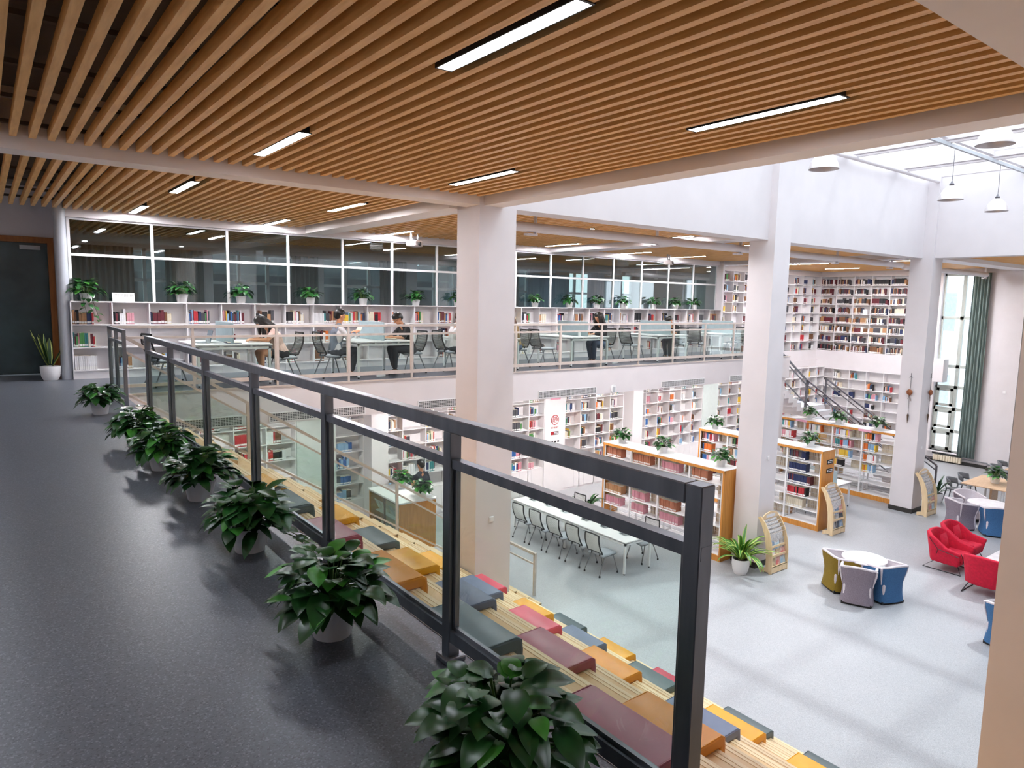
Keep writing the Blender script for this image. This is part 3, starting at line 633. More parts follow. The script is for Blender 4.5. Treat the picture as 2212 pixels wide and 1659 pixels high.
# ---- free-standing double-sided shelf units (oak ends and tops, white steel shelves)
def shelf_unit(label, x0, x1, y0, y1, bays, phrase, sides, signs=False, zt=-2.10):
    t = thing('shelf_unit', label, 'bookshelf', (0, 0, 0), 0, 'oak and steel double-sided shelves')
    xm = (x0 + x1) / 2
    MB().box(x0 - 0.01, x1 + 0.01, y0 - 0.01, y1 + 0.01, zt - 0.012, zt).build('top_panel', SHELFW, t)
    MB().box(x0 - 0.012, x0 + 0.02, y0, y1, zt - 0.075, zt - 0.012).box(x1 - 0.02, x1 + 0.012, y0, y1, zt - 0.075, zt - 0.012).build('top_edge', ORANGE, t)
    for a, c in ((y0, y0 + 0.045), (y1 - 0.045, y1)):
        MB().box(x0, x1, a, c, ZL, zt - 0.012).build('end_panel', ORANGE, t)
    MB().box(x0 - 0.005, x0 + 0.02, y0 + 0.045, y1 - 0.045, ZL, ZL + 0.14).box(x1 - 0.02, x1 + 0.005, y0 + 0.045, y1 - 0.045, ZL, ZL + 0.14).build('plinth', ORANGE, t)
    zs = [ZL + 0.16 + 0.327 * i for i in range(6)]
    ya, yb = y0 + 0.05, y1 - 0.05; L = (yb - ya) / bays
    for k in range(bays + 1):
        y = ya + L * k; MB().box(x0 + 0.005, x0 + 0.035, y - 0.02, y + 0.02, ZL + 0.14, zt - 0.075).box(x1 - 0.035, x1 - 0.005, y - 0.02, y + 0.02, ZL + 0.14, zt - 0.075).box(xm - 0.015, xm + 0.015, y - 0.02, y + 0.02, ZL + 0.14, zt - 0.075).build('upright', METALW, t)
    for r, z in enumerate(zs):
        for k in range(bays):
            a, c = ya + L*k + 0.02, ya + L*(k+1) - 0.02
            MB().box(x0 + 0.01, x1 - 0.01, a, c, z - 0.018, z).build('shelf', METALW, t)
            for s, (xf, rz) in (('f', (x0 + 0.03, -PI/2)), ('b', (x1 - 0.03, PI/2))):
                sp = sides(s, r, k)
                if not sp: continue
                pal, am, uni = sp
                org = (xf, c, z) if s == 'f' else (xf, a, z)
                where = phrase.format(bay=ORD[k], row=ORD[5 - r])
                if s == 'b': where += ', far side'
                fill((label, s, r, k), where, org, rz, c - a, 0.30, pal, am, depth=0.2, setlike=0.97 if uni else 0.5, uniform=uni, noun='volume' if uni else 'book')
        q = MB()
        if r < 6: q.tube([(xm - 0.05, ya, z + 0.12), (xm - 0.05, yb, z + 0.12)], 0.005, 5); q.tube([(xm + 0.05, ya, z + 0.12), (xm + 0.05, yb, z + 0.12)], 0.005, 5)
        q.build('back_rod', METALW, t)
    if signs:
        for z in (-2.42, -2.66):
            p = MB().box(x0 + 0.22, x1 - 0.08, y0 - 0.012, y0, z - 0.06, z + 0.06).build('sign_plate', BLACK, t); p['label'] = 'small black sign plate with white characters'
            q = MB().prism([(x0 + 0.275 + 0.022*math.cos(a*PI/6), z + 0.028*math.sin(a*PI/6)) for a in range(12)], 1, y0 - 0.014, y0 - 0.012)
            for i in range(2): q.box(x0 + 0.33, x1 - 0.10, y0 - 0.014, y0 - 0.012, z + 0.018 - 0.045*i, z + 0.034 - 0.045*i)
            q.build('lettering', METALW, p)
    return t
rs = random.Random(5)
def sideA(s, r, k):
    if s == 'f':
        if r == 0: return (I('red', 'black', 'white'), 0.25, False) if k == 0 else None
        return (I('terracotta','tan','terracotta','pink') if k != 1 else I('pink','terracotta'), rs.uniform(0.45, 0.68), True)
    return (I('brown','tan'), rs.uniform(0.3, 0.5), True) if r > 0 and rs.random() < 0.8 else None
shelf_unit('long oak and white steel shelf unit of terracotta volumes behind the reading table', 13.15, 13.74, 9.28, 13.14, 4, 'on the {row} shelf, {bay} bay of the long terracotta-filled oak unit', sideA)
def sideB(s, r, k):
    if s == 'f':
        if k == 0: return {0: None, 1: (I('white','cream'), 0.5, True), 2: (I('red','orange','black','red'), 0.55, False), 3: (I('navy','purple','maroon'), 0.7, False), 4: (I('navy','charcoal'), 0.55, True), 5: (I('navy','maroon','charcoal'), 0.5, False)}[r]
        return (MIX, rs.uniform(0.25, 0.5), False) if r > 0 else None
    return (I('brown','tan','cream'), rs.uniform(0.3, 0.6), True) if rs.random() < 0.75 else None
shelf_unit('oak and steel shelf unit with black sign plates on its end panel', 17.16, 17.76, 9.16, 13.1, 4, 'on the {row} shelf, {bay} bay of the oak unit with signs', sideB, signs=True)
def sideC(s, r, k):
    if s == 'f':
        if r < 2: return None
        return (I('white','white','cream','pink','teal','black','orange','yellow','red','pale blue'), rs.uniform(0.35, 0.62) if r > 2 else 0.35, False)
    return (I('cream','cream','tan'), rs.uniform(0.3, 0.5), True) if r > 1 and rs.random() < 0.7 else None
shelf_unit('oak and steel shelf unit beside the third column, pink labels on its edge', 21.5, 22.08, 9.26, 13.2, 4, 'on the {row} shelf, {bay} bay of the oak unit by the third column', sideC)
for y, l in ((10.2, 'pink paper label strip on the top edge of the third oak unit, nearer the column'), (12.3, 'pink paper label strip on the top edge of the third oak unit, farther end')):
    o = MB().box(21.482, 21.488, y - 0.2, y + 0.2, -2.18, -2.11).build('shelf_label', PINK); tag(o, l, 'label', 'pink shelf labels')
# ---- realise the books: whole cubbies, the ones that show largest first, up to 300; the rest is one mass
def hidden(px, py): return not (0 < px < 2212 and 0 < py < 1659) or 985 < px < 1098 or (1592 < px < 1700 and py > 500) or (1925 < px < 2035 and py > 540) or px > 2130
rank = []
for key, bl in CUB.items():
    c = sum((b[1] for b in bl), Vector()) / len(bl); q = pix(c)
    if q is None: continue
    x, y, d = q
    a = sum(b[3] * b[5] for b in bl) / len(bl) / d**2
    if hidden(x, y): a *= 1e-3
    if ', far side' in bl[0][0]: a *= 0.2
    if key[0].startswith('long low') and key[1] < 2: a *= 0.5
    if key[0].startswith('white wall bookcase behind') and c.x < 11.9 and c.z < -3: a *= 0.3
    rank.append((a, key))
rank.sort(key=lambda r: -r[0])
PROTO = []
for i, n in enumerate(PN):
    mb = MB(); unit_book(mb, Matrix.Identity(4), 0, 1, 2); o = mb.build('book', [BMATS[i], PAGES, BLAB], fix=False); PROTO.append(o.data); bpy.data.objects.remove(o)
mass = MB(); nb = 0
for a, key in rank:
    bl = CUB[key]
    if nb + len(bl) <= 300:
        nb += len(bl)
        for l, p, rz, t, d, h, ci in bl:
            o = bpy.data.objects.new('book', PROTO[ci]); COL.objects.link(o); o.location = p; o.rotation_euler = (0, 0, rz); o.scale = (t, d, h)
            tag(o, l, 'book', l + ' set')
    else:
        for l, p, rz, t, d, h, ci in bl:
            unit_book(mass, Matrix.Translation(p) @ Matrix.Rotation(rz, 4, 'Z') @ Matrix.Diagonal((t, d, h, 1)), ci, len(PN), len(PN) + 1)
o = mass.build('books', BMATS + [PAGES, BLAB], fix=False); tag(o, 'mass of small library books filling the remaining far shelves', 'books', kind='stuff')
# ================================================================== plants
def leaf(mb, base, az, el, L, Wd, droop, mi, curl=0.25):
    """one heart-shaped leaf as a bent 6x3 grid"""
    f = Vector((math.cos(az)*math.cos(el), math.sin(az)*math.cos(el), math.sin(el)))
    sd = Vector((-math.sin(az), math.cos(az), 0)); up = sd.cross(f) * -1
    if up.z < 0: up = -up
    vs = []; PW = (0.10, 0.80, 0.99, 1.0, 0.90, 0.70, 0.40, 0.0)
    for i in range(8):
        t = i / 7; w = Wd * PW[i]
        c = Vector(base) + f * (L * t) + Vector((0, 0, -droop * L * t * t))
        for s in (-1, -0.55, 0, 0.55, 1):
            bk = -0.10 * L * abs(s) if i < 2 else 0
            vs.append(c + sd * (s * w / 2) + up * (math.sin(abs(s)*1.7) * w * curl * 0.32) + f * bk)
    fs = []
    for i in range(7):
        for j in range(4): fs.append((i*5+j, i*5+j+1, (i+1)*5+j+1, (i+1)*5+j))
    mb.add(vs, fs, mi)
def pothos(name, label, seed, n=80, R=0.28, H=0.30, L=0.125, pot=(0.115, 0.085, 0.15), ribbed=False, vines=(), group=None, cat='potted plant', fresh=0.15, tilt=0.0):
    r = random.Random(seed); t = thing(name, label, cat, (0, 0, 0), 0, group)
    pt, pb, ph = pot
    prof = [(pb, 0), (pb*1.02, 0.004)]
    if ribbed:
        for i in range(7):
            z = 0.012 + (ph - 0.05) * i / 7; q = pb + (pt - pb) * z / ph; prof += [(q, z), (q + 0.004, z + 0.006)]
    prof += [(pt*0.96, ph - 0.03), (pt, ph - 0.02), (pt*1.03, ph), (pt*0.96, ph), (pt*0.92, ph - 0.03)]
    MB().lathe(prof, 26, caps=False).lathe([(pb, 0), (0.001, 0.0)], 26, caps=False).build('pot', POTW, t, smooth=True)
    MB().lathe([(pt*0.93, ph - 0.03), (0.001, ph - 0.024)], 20, caps=False).build('soil', SOIL, t)
    fo = MB(); stm = MB()
    for i in range(n):
        az = r.uniform(0, 2*PI); k = r.random(); el = math.asin(max(-0.2, min(1, 1.05*r.random() - 0.12)))
        rad = 0.40 + 0.60 * k ** 0.6
        b = Vector((math.cos(az)*math.cos(el)*R*rad*0.72, math.sin(az)*math.cos(el)*R*rad*0.72, ph + 0.03 + math.sin(el)*H*rad*0.82 + 0.02*r.random()))
        l = L * r.uniform(0.75, 1.15); a2 = az + r.uniform(-0.7, 0.7)
        leaf(fo, b, a2, r.uniform(-0.55, 0.45) + 0.35*math.sin(el), l, l * r.uniform(0.66, 0.82), r.uniform(0.15, 0.6), 1 if r.random() < fresh else 0)
        if i % 2 == 0: stm.tube([(b.x*0.12, b.y*0.12, ph - 0.02), (b.x*0.55, b.y*0.55, (ph + b.z)/2 + 0.03), b], 0.0035, 5)
    for (az, drop, out) in vines:
        pts = [(math.cos(az)*pt*0.8, math.sin(az)*pt*0.8, ph), (math.cos(az)*(pt + 0.05), math.sin(az)*(pt + 0.05), ph + 0.01)]
        for q in range(1, 5): pts.append((math.cos(az + 0.1*q)*(pt + 0.05 + out*q/4), math.sin(az + 0.1*q)*(pt + 0.05 + out*q/4), max(0.012 if drop < ph else -9, ph - drop*q/4)))
        stm.tube(pts, 0.0035, 5)
        for q in (2, 3, 4, 5): leaf(fo, pts[q], az + r.uniform(-0.8, 0.8), r.uniform(-0.4, 0.3), L*0.8, L*0.55, 0.3, 0)
    fo.build('foliage', [LEAF, LEAFB], t, smooth=True, fix=False); stm.build('stem', STEM, t)
    return t
NEAR = [((1.25, 1.66, 0), 1, 'large pothos in the corner nearest the camera, pot below the photo edge', {}), ((1.25, 3.03, 0), 2, 'pothos in a ribbed white pot on the walkway, biggest fully seen one', {'ribbed': True}),
        ((1.27, 4.39, 0), 3, 'pothos with a trailing vine on the floor, beside the walkway railing', {'vines': ((-4.75, 0.14, 0.24), (-4.4, 0.14, 0.17))}), ((1.29, 5.75, 0), 4, 'pothos on the walkway, just behind the one with the floor vine', {}),
        ((1.24, 6.95, 0), 5, 'pothos on the walkway in front of the bushy hidden-pot one', {}), ((1.22, 8.1, 0), 6, 'bushy pothos on the walkway whose pot is hidden by the next plant', {}), ((1.18, 10.65, 0), 7, 'wide pothos at the far end of the walkway by the short railing', {})]
for loc, sd, l, kw in NEAR:
    t = pothos('potted_pothos', l, sd, n=150, R=0.30, H=0.31, L=0.122, pot=(0.118, 0.088, 0.16), group='pothos row along the walkway', **kw)
    t.location = loc; t.rotation_euler = (0, 0, sd * 1.3)
PP = [pothos('potted_pothos', '', 20 + i, n=60, R=0.24, H=0.22, L=0.12, pot=(0.10, 0.075, 0.145), fresh=0.2) for i in range(3)]
PU = [pothos('potted_pothos', '', 30 + i, n=46, R=0.25, H=0.26, L=0.14, pot=(0.105, 0.08, 0.15), fresh=0.05) for i in range(2)]
hv = pothos('potted_pothos', 'pothos with vines hanging over the low bookcase, by the grey pillar', 44, n=70, R=0.34, H=0.30, L=0.15, pot=(0.11, 0.085, 0.15), vines=((-1.6, 0.42, 0.10), (-1.2, 0.5, 0.10), (-2.1, 0.36, 0.08)), group='pothos along the low bookcase top')
hv.location = (1.56, 15.32, 1.46)
UPX = [(3.22, 'pothos on the low bookcase, next after the small white sign'), (4.38, 'small pothos on the low bookcase, second after the small white sign'), (5.90, 'pothos on the low bookcase above the boy in the grey vest'), (7.18, 'pothos on the low bookcase between the boys in vest and black'),
       (8.60, 'pothos on the low bookcase below the first projector'), (9.83, 'pothos on the low bookcase half hidden by the tan column'), (12.42, 'first pothos on the low bookcase past the tan column'), (13.72, 'second pothos on the low bookcase past the tan column'),
       (14.83, 'third pothos on the low bookcase past the tan column'), (15.97, 'fourth pothos on the low bookcase past the tan column'), (17.38, 'fifth pothos on the low bookcase past the tan column'), (18.46, 'second-to-last pothos at the far end of the low bookcase'), (19.45, 'last pothos at the far end of the low bookcase')]
for i, (x, l) in enumerate(UPX): place(PU[i % 2], (x, 15.32, 1.46), i * 1.7, l, 'pothos along the low bookcase top', 1.0 if i else 1.12)
TOPS = [((13.45, 12.75, -2.10), 'pothos on the long terracotta-filled oak unit, at its far end'), ((13.45, 11.33, -2.10), 'pothos on the middle of the long terracotta-filled oak unit'), ((13.47, 9.62, -2.10), 'pothos on the near end of the long terracotta-filled oak unit'),
        ((17.46, 12.75, -2.10), 'pothos on the far end of the oak unit with signs'), ((17.44, 9.68, -2.10), 'pothos on the oak unit right above the black sign plates'),
        ((21.8, 12.2, -2.10), 'pothos on the third oak unit, nearest the white stair'), ((21.78, 11.2, -2.10), 'pothos on the middle of the third oak unit'), ((21.8, 9.95, -2.10), 'pothos on the third oak unit, beside the third column'),
        ((23.75, 7.35, -3.5), 'pothos on the pale wooden table at the far side')]
for i, (p, l) in enumerate(TOPS): place(PP[i % 3], p, i * 2.1, l, 'pothos on shelf units and tables', 1.15 if i < 8 else 1.35)
place(PP[1], (8.05, 15.05, -3.04), 1.0, 'pothos on the wooden display cabinet, behind the pale handrail', 'pothos on the display cabinet', 1.2)
place(PP[2], (8.08, 14.05, -3.04), 2.0, 'pothos on the wooden display cabinet, beside the standing man', 'pothos on the display cabinet', 1.15)
place(PP[0], (6.35, 15.3, ZL), 0.4, 'low pothos on the lower floor by the bookcase before the white door', None, 1.3)
def strap_plant(label, loc, seed, n, L, w, pot, mats, cat='potted plant', name='potted_dracaena', spread=(0.25, 1.25)):
    r = random.Random(seed); t = thing(name, label, cat, loc)
    pr, ph = pot
    MB().lathe([(pr*0.70, 0), (pr*0.88, ph*0.25), (pr, ph*0.65), (pr*0.99, ph), (pr*0.93, ph), (pr*0.9, ph - 0.04)], 30, caps=False).lathe([(pr*0.70, 0), (0.001, 0)], 30, caps=False).build('pot', POTW, t, smooth=True)
    MB().lathe([(pr*0.91, ph - 0.04), (0.001, ph - 0.03)], 20, caps=False).build('soil', SOIL, t)
    fo = MB()
    for i in range(n):
        az = r.uniform(0, 2*PI); el = PI/2 - r.uniform(*spread); l = L * r.uniform(0.7, 1.1); h0 = ph - 0.02 + r.uniform(0, 0.12)
        sd = Vector((-math.sin(az), math.cos(az), 0)); p = Vector((0.04*math.cos(az), 0.04*math.sin(az), h0)); vs = []
        bend = r.uniform(0.7, 1.7) if spread[1] > 0.6 else r.uniform(0.0, 0.3)
        for k in range(8):
            u = k / 7; ww = w * (0.45, 0.8, 1, 1, 0.95, 0.8, 0.5, 0.04)[k]; a = el - bend * u * u
            d = Vector((math.cos(az)*math.cos(a), math.sin(az)*math.cos(a), math.sin(a))); nrm = sd.cross(d)
            if k: p = p + d * (l / 7)
            vs += [p - sd*ww/2 + nrm*0.006, p - sd*ww*0.3, p + sd*ww*0.3, p + sd*ww/2 + nrm*0.006]
        for k in range(7):
            o = k * 4; fo.add([vs[o], vs[o+1], vs[o+5], vs[o+4]], [(0,1,2,3)], 1); fo.add([vs[o+1], vs[o+2], vs[o+6], vs[o+5]], [(0,1,2,3)], 0); fo.add([vs[o+2], vs[o+3], vs[o+7], vs[o+6]], [(0,1,2,3)], 1)
    bm_ = fo.build('foliage', mats, t, smooth=True, fix=False)
    return t
DRC = mat('dracaena_green', '#3C7A2A', 0.38, var=0.15); DRE = mat('dracaena_edge', '#A8C05A', 0.4, var=0.1)
strap_plant('striped long-leaved plant in a white tub before the second column', (12.98, 8.62, ZL), 3, 50, 0.80, 0.085, (0.19, 0.34), [DRC, DRE])
SNK = mat('snake_green', '#2E4A30', 0.4, var=0.2); SNE = mat('snake_edge', '#8E9A4A', 0.4)
strap_plant('upright sword-leaved plant in a white tub beside the glass door', (0.93, 15.3, 0), 8, 9, 0.62, 0.085, (0.165, 0.26), [SNK, SNE], name='potted_snake_plant', spread=(0.05, 0.5))
strap_plant('dark spiky plant on the floor behind the farthest magazine rack', (22.9, 8.55, ZL), 9, 20, 0.6, 0.06, (0.16, 0.3), [SNK, LEAF])
strap_plant('dark leafy plant behind the reading table by the long oak unit', (12.85, 13.35, ZL), 12, 26, 0.5, 0.08, (0.15, 0.3), [LEAF, LEAF])
# ================================================================== cushions on the steps
CC = {'dark green': mat('leather_green', '#4A6068', 0.36, var=0.08, scale=5), 'maroon': mat('leather_maroon', '#A65566', 0.36, var=0.08, scale=5), 'orange': mat('leather_orange', '#E0912A', 0.36, var=0.06, scale=5), 'yellow': mat('leather_yellow', '#EBA61C', 0.36, var=0.06, scale=5),
      'red': mat('leather_red', '#D85468', 0.36, var=0.06, scale=5), 'slate blue': mat('leather_slate', '#66728C', 0.36, var=0.07, scale=5), 'grey green': mat('leather_grey_green', '#56666A', 0.36, var=0.07, scale=5)}
prof = [(-0.47, 0.004), (-0.47, 0.068), (-0.2, 0.082), (0.04, 0.084), (0.068, 0.066), (0.076, 0.02), (0.076, -0.135), (0.022, -0.135), (0.022, 0.004)]
CP = {}
def cushion(col, k, y1, label):
    if col not in CP:
        t = thing('seat_cushion', label, 'cushion')
        MB().prism(prof, 1, -0.625, 0.0).build('pad', CC[col], t, smooth=True, bevel=0.014, seg=3)
        q = MB()
        for y in (-0.618, -0.007): q.tube([(-0.44, y, 0.072), (0.03, y, 0.083), (0.066, y, 0.062), (0.073, y, 0.0), (0.073, y, -0.12)], 0.0045, 6)
        q.build('piping', CC[col], t)
        CP[col] = t
    return place(CP[col], (NX(k), y1, NZ(k)), 0, label, 'leather cushions on the stepped seating')
TN = {1: 'top', 3: 'second', 5: 'third', 7: 'fourth', 9: 'lowest'}
for col, k, y1, extra in [('dark green', 1, 3.58, 'right behind the railing post with a base flange'), ('maroon', 1, 2.36, 'nearest the camera'), ('orange', 1, 4.66, 'just past the big dark green one'), ('maroon', 1, 5.70, 'behind the fourth railing post from the camera'), ('grey green', 1, 6.74, 'partly hidden by the floor-vine pothos'), ('yellow', 1, 7.48, 'at its far end'),
        ('slate blue', 3, 5.49, 'above the dark green cushion'), ('maroon', 3, 4.20, 'in the middle, fully seen'), ('orange', 3, 3.03, 'crossed by the end post of the railing'), ('yellow', 3, 6.48, 'next to the single orange one above'), ('grey green', 3, 7.34, 'seen through the glass'), ('yellow', 3, 8.40, 'at its far end, below the display cabinet'),
        ('slate blue', 5, 7.01, 'before the tan column'), ('red', 5, 5.94, 'in bright rose red'), ('slate blue', 5, 3.71, 'crossed by the end post of the railing'), ('orange', 5, 4.79, 'right of the maroon one'), ('yellow', 5, 8.05, 'at the foot of the tan column'),
        ('red', 7, 8.53, 'against the tan column'), ('yellow', 7, 7.46, 'beside the rose red one'), ('slate blue', 7, 6.44, 'beside the small dark green one'), ('grey green', 7, 5.30, 'next to the end post of the railing'), ('yellow', 7, 4.20, 'right of the end post of the railing'), ('yellow', 7, 3.22, 'cut by the bottom photo edge'),
        ('dark green', 9, 8.05, 'farthest from the camera'), ('yellow', 9, 7.03, 'beside the sunlit floor'), ('red', 9, 5.98, 'just seen beside the end post'), ('grey green', 9, 4.83, 'past the end post of the railing'), ('grey green', 9, 3.76, 'cut by the bottom photo edge')]:
    cushion(col, k, y1, '%s cushion on the %s row, %s' % (col, TN[k], extra))
# ================================================================== task chairs, desks, reading table
SEATG = mat('chair_seat_grey', '#A9ADB4', 0.6, var=0.04); MESHW = mat('chair_ribs', '#C9CBCB', 0.5, var=0.03); LEGG = mat('chair_leg', '#8E8F93', 0.35, 0.7)
def task_chair(name, rib):
    t = thing(name, '', 'chair')
    MB().grid(lambda u, v: (-0.20 + 0.44*u, (-0.225 + 0.45*v)*(1 - 0.12*u*u), 0.445 + 0.035*math.cos((v-0.5)*2.6) - 0.03*max(0, u-0.75)*4*max(0, u-0.75)), 8, 8).build('seat', SEATG, t, smooth=True, fix=False).modifiers.new('thick', 'SOLIDIFY').thickness = 0.035
    def bk(u, v): return (-0.225 - 0.10*v - 0.05*math.sin(PI*v*0.9) + 0.045*math.cos((u-0.5)*2.4), (u-0.5)*0.44*(1 - 0.06*v), 0.50 + 0.42*v)
    fr = MB(); fr.tube([bk(0, i/8) for i in range(9)], 0.016, 6); fr.tube([bk(1, i/8) for i in range(9)], 0.016, 6); fr.tube([bk(i/8, 1) for i in range(9)], 0.015, 6); fr.tube([bk(i/8, 0) for i in range(9)], 0.015, 6)
    fr.bar((-0.20, 0.12, 0.44), bk(0.8, 0.0), 0.03, 0.03); fr.bar((-0.20, -0.12, 0.44), bk(0.2, 0.0), 0.03, 0.03)
    fr.build('back_frame', BLACK, t, smooth=True)
    rbm = MB()
    for i in range(18):
        v = 0.04 + 0.92*i/17; rbm.tube([bk(u/6*0.96 + 0.02, v) for u in range(7)], 0.0092, 5)
    rbm.build('backrest', rib, t, smooth=True)
    un = MB().bar((-0.18, 0.20, 0.425), (0.17, 0.20, 0.425), 0.022, 0.022).bar((-0.18, -0.20, 0.425), (0.17, -0.20, 0.425), 0.022, 0.022).bar((0.0, -0.2, 0.425), (0.0, 0.2, 0.425), 0.022, 0.022); un.build('seat_frame', LEGG, t)
    for sx, sy in ((1, 1), (1, -1), (-1, 1), (-1, -1)):
        e = (sx*0.27 - 0.02, sy*0.235, 0.05)
        l = MB().tube([(sx*0.13, sy*0.20, 0.43), e], [0.014, 0.011], 7).build('leg', LEGG, t, smooth=True)
        MB().lathe([(0.001, 0.0), (0.02, 0.006), (0.022, 0.03), (0.012, 0.05), (0.001, 0.055)], 10, (e[0], e[1], 0), caps=False).build('caster', BLACK, l, smooth=True)
    return t
ch0 = task_chair('task_chair', MESHW)
for i, (y, x) in enumerate(((13.05, 10.52), (12.40, 10.52), (11.75, 10.52), (11.08, 10.52), (10.42, 10.50))):
    place(ch0, (x, y, ZL), 0, 'black-framed ribbed chair, %s from the column along the white reading table' % ORD[i], 'chairs at the white reading table')
place(ch0, (11.78, 10.42, ZL), PI, 'ribbed chair on the far side of the white reading table, grey seat showing', 'chairs at the white reading table')
place(ch0, (11.80, 12.9, ZL), PI, 'ribbed chair on the far side of the white reading table, mostly hidden', 'chairs at the white reading table')
chg = task_chair('task_chair', mat('chair_ribs_dark', '#70726F', 0.55, var=0.04))
UC = [(4.62, 13.45, PI, 'grey ribbed chair under the seated woman in pink'), (2.55, 13.5, 0.2, 'empty grey ribbed chair facing the woman in pink across her desk'), (5.62, 13.45, 0, 'grey ribbed chair under the boy in the grey vest'), (7.42, 13.5, PI, 'pale chair under the boy in black nearest the tan column'),
      (8.45, 13.5, 0, 'grey ribbed chair under the person in white by the tan column'), (10.35, 13.5, PI, 'grey ribbed chair under the brown-haired person past the tan column'), (11.25, 13.5, 0, 'empty grey ribbed chair facing the long-haired girl in black'), (13.30, 13.5, PI, 'grey ribbed chair under the long-haired girl in black'),
      (14.55, 13.55, 0, 'empty grey ribbed chair facing the boy in grey trousers'), (16.40, 13.55, PI, 'grey ribbed chair under the boy in grey trousers'), (17.35, 13.5, 0.3, 'empty chair at the farthest balcony desk, before the second column'), (19.3, 13.5, PI, 'empty chair at the farthest balcony desk, close to the stair')]
for x, y, rz, l in UC: place(chg, (x, y, 0), rz, l, 'chairs along the balcony desks')
def desk(label, x0, x1, y0, y1, z0, div=True, group=None, seam=None):
    t = thing('desk', label, 'desk', (x0, y0, z0), 0, group); w, d = x1 - x0, y1 - y0
    MB().box(0, w, 0, d, 0.725, 0.75).build('desk_top', SHELFW, t, bevel=0.003, seg=1)
    MB().box(0.02, w - 0.02, 0.02, 0.06, 0.66, 0.70).box(0.02, w - 0.02, d - 0.06, d - 0.02, 0.66, 0.70).box(0.02, 0.06, 0.02, d - 0.02, 0.66, 0.70).box(w - 0.06, w - 0.02, 0.02, d - 0.02, 0.66, 0.70).box(w*0.3, w*0.3 + 0.04, 0.02, d - 0.02, 0.70, 0.725).box(w*0.7, w*0.7 + 0.04, 0.02, d - 0.02, 0.70, 0.725).build('under_frame', METALW, t)
    xs = [0.045, w - 0.045]; ys = [0.045, d - 0.045] + ([d/2] if seam else [])
    for x in xs:
        for y in ys:
            l = MB().box(x - 0.022, x + 0.022, y - 0.022, y + 0.022, 0.03, 0.67).build('leg', METALW, t)
            MB().lathe([(0.018, 0), (0.018, 0.03)], 10, (x, y, 0)).build('foot', BLACK, l)
    if div:
        MB().box(w/2 - 0.012, w/2 + 0.012, 0.12, d - 0.1, 0.75, 1.13).build('divider', DIVID, t, bevel=0.008, seg=1)
    return t
for x0, x1, l in ((2.90, 4.22, 'white desk with a divider before the woman in pink'), (5.90, 7.20, 'white desk shared by the boys in grey vest and black'), (8.72, 10.02, 'white desk mostly hidden behind the tan column'), (11.62, 12.95, 'white desk with a divider before the long-haired girl in black'),
                  (14.85, 16.14, 'white desk with a divider before the boy in grey trousers'), (17.75, 19.05, 'empty white desk at the far end of the balcony')):
    desk(l, x0, x1, 12.86, 14.24, 0, group='desks along the balcony')
desk('long white reading table with five ribbed chairs along it', 10.72, 11.60, 9.95, 13.95, ZL, div=False, seam=True)
AC = glassm('acrylic', '#F1F5F6', 0.06)
for i in range(6):
    y = 10.35 + 0.62*i + (0.12 if i > 2 else 0)
    t = thing('sign_holder', 'small clear sign holder on the white reading table, %s from its near end' % ORD[i], 'sign', (11.10, y, ZL + 0.75), 0, 'clear sign holders on the reading table')
    MB().prism([(-0.07, 0.0), (0.07, 0.0), (0.012, 0.17), (-0.012, 0.17)], 1, -0.10, 0.10).build('acrylic_body', AC, t)
    MB().prism([(-0.064, 0.02), (-0.066, 0.016), (-0.019, 0.155), (-0.017, 0.159)], 1, -0.02, 0.05).build('printed_card', mat('printed_card', '#6E7278', 0.5, var=0.4, scale=60), t)
    MB().box(0.16, 0.166, -0.29, 0.29, 0, 0.14).build('low_screen', AC, t)
desk('white desk with a small divider and a chair behind the signed oak unit', 18.9, 20.2, 9.85, 11.2, ZL)
place(ch0, (18.55, 10.5, ZL), 0.3, 'ribbed chair on the near side of the desk behind the signed oak unit', 'chairs at the desk behind the signed unit'); place(ch0, (20.05, 10.95, ZL), PI + 0.4, 'ribbed chair on the far side of the desk behind the signed oak unit', 'chairs at the desk behind the signed unit')
st = thing('stool', 'small round grey stool on the floor past the long oak unit', 'stool', (19.5, 15.2, ZL)); MB().lathe([(0.17, 0.40), (0.19, 0.42), (0.19, 0.45), (0.001, 0.46)], 20).build('seat', GREYP, st, smooth=True); MB().lathe([(0.15, 0), (0.13, 0.2), (0.15, 0.40)], 16).build('base', LGREY, st, smooth=True)
# ================================================================== display cabinet, signs and small wall things
t = thing('display_cabinet', 'wooden cabinet with a white top and a glazed magazine front by the stair', 'cabinet', (0, 0, 0))
MB().box(7.33, 8.34, 13.80, 15.45, -3.075, -3.04).build('top_panel', SHELFW, t)
MB().box(7.36, 8.32, 13.83, 13.87, ZL, -3.075).box(7.36, 8.32, 15.38, 15.42, ZL, -3.075).build('end_panel', ORANGE, t)
MB().box(7.80, 8.30, 13.87, 15.38, ZL, -3.075).build('carcass', BIRCH, t)
MB().box(7.36, 7.40, 13.87, 15.38, -3.12, -3.075).box(7.36, 7.40, 13.87, 15.38, ZL, ZL + 0.1).box(7.36, 7.39, 14.60, 14.64, ZL, -3.075).build('front_frame', mat('bronze_frame', '#7A6A5E', 0.4, 0.5), t)
MB().box(7.372, 7.376, 13.87, 15.38, ZL + 0.1, -3.12).build('glass_front', GLASS, t)
rm = random.Random(4); MCOL = [mat('mag_%d' % i, c, 0.35, var=0.25, scale=9, dark=d) for i, (c, d) in enumerate((('#C9C6C2', '#7A7672'), ('#9DB4C8', '#3F5F86'), ('#B83A3C', '#D9D2C8'), ('#E8E4DE', '#A8A29C'), ('#55606C', '#232A36'), ('#D8C9A8', '#8A6A4A'), ('#6FA0B8', '#E4E9EA')))]
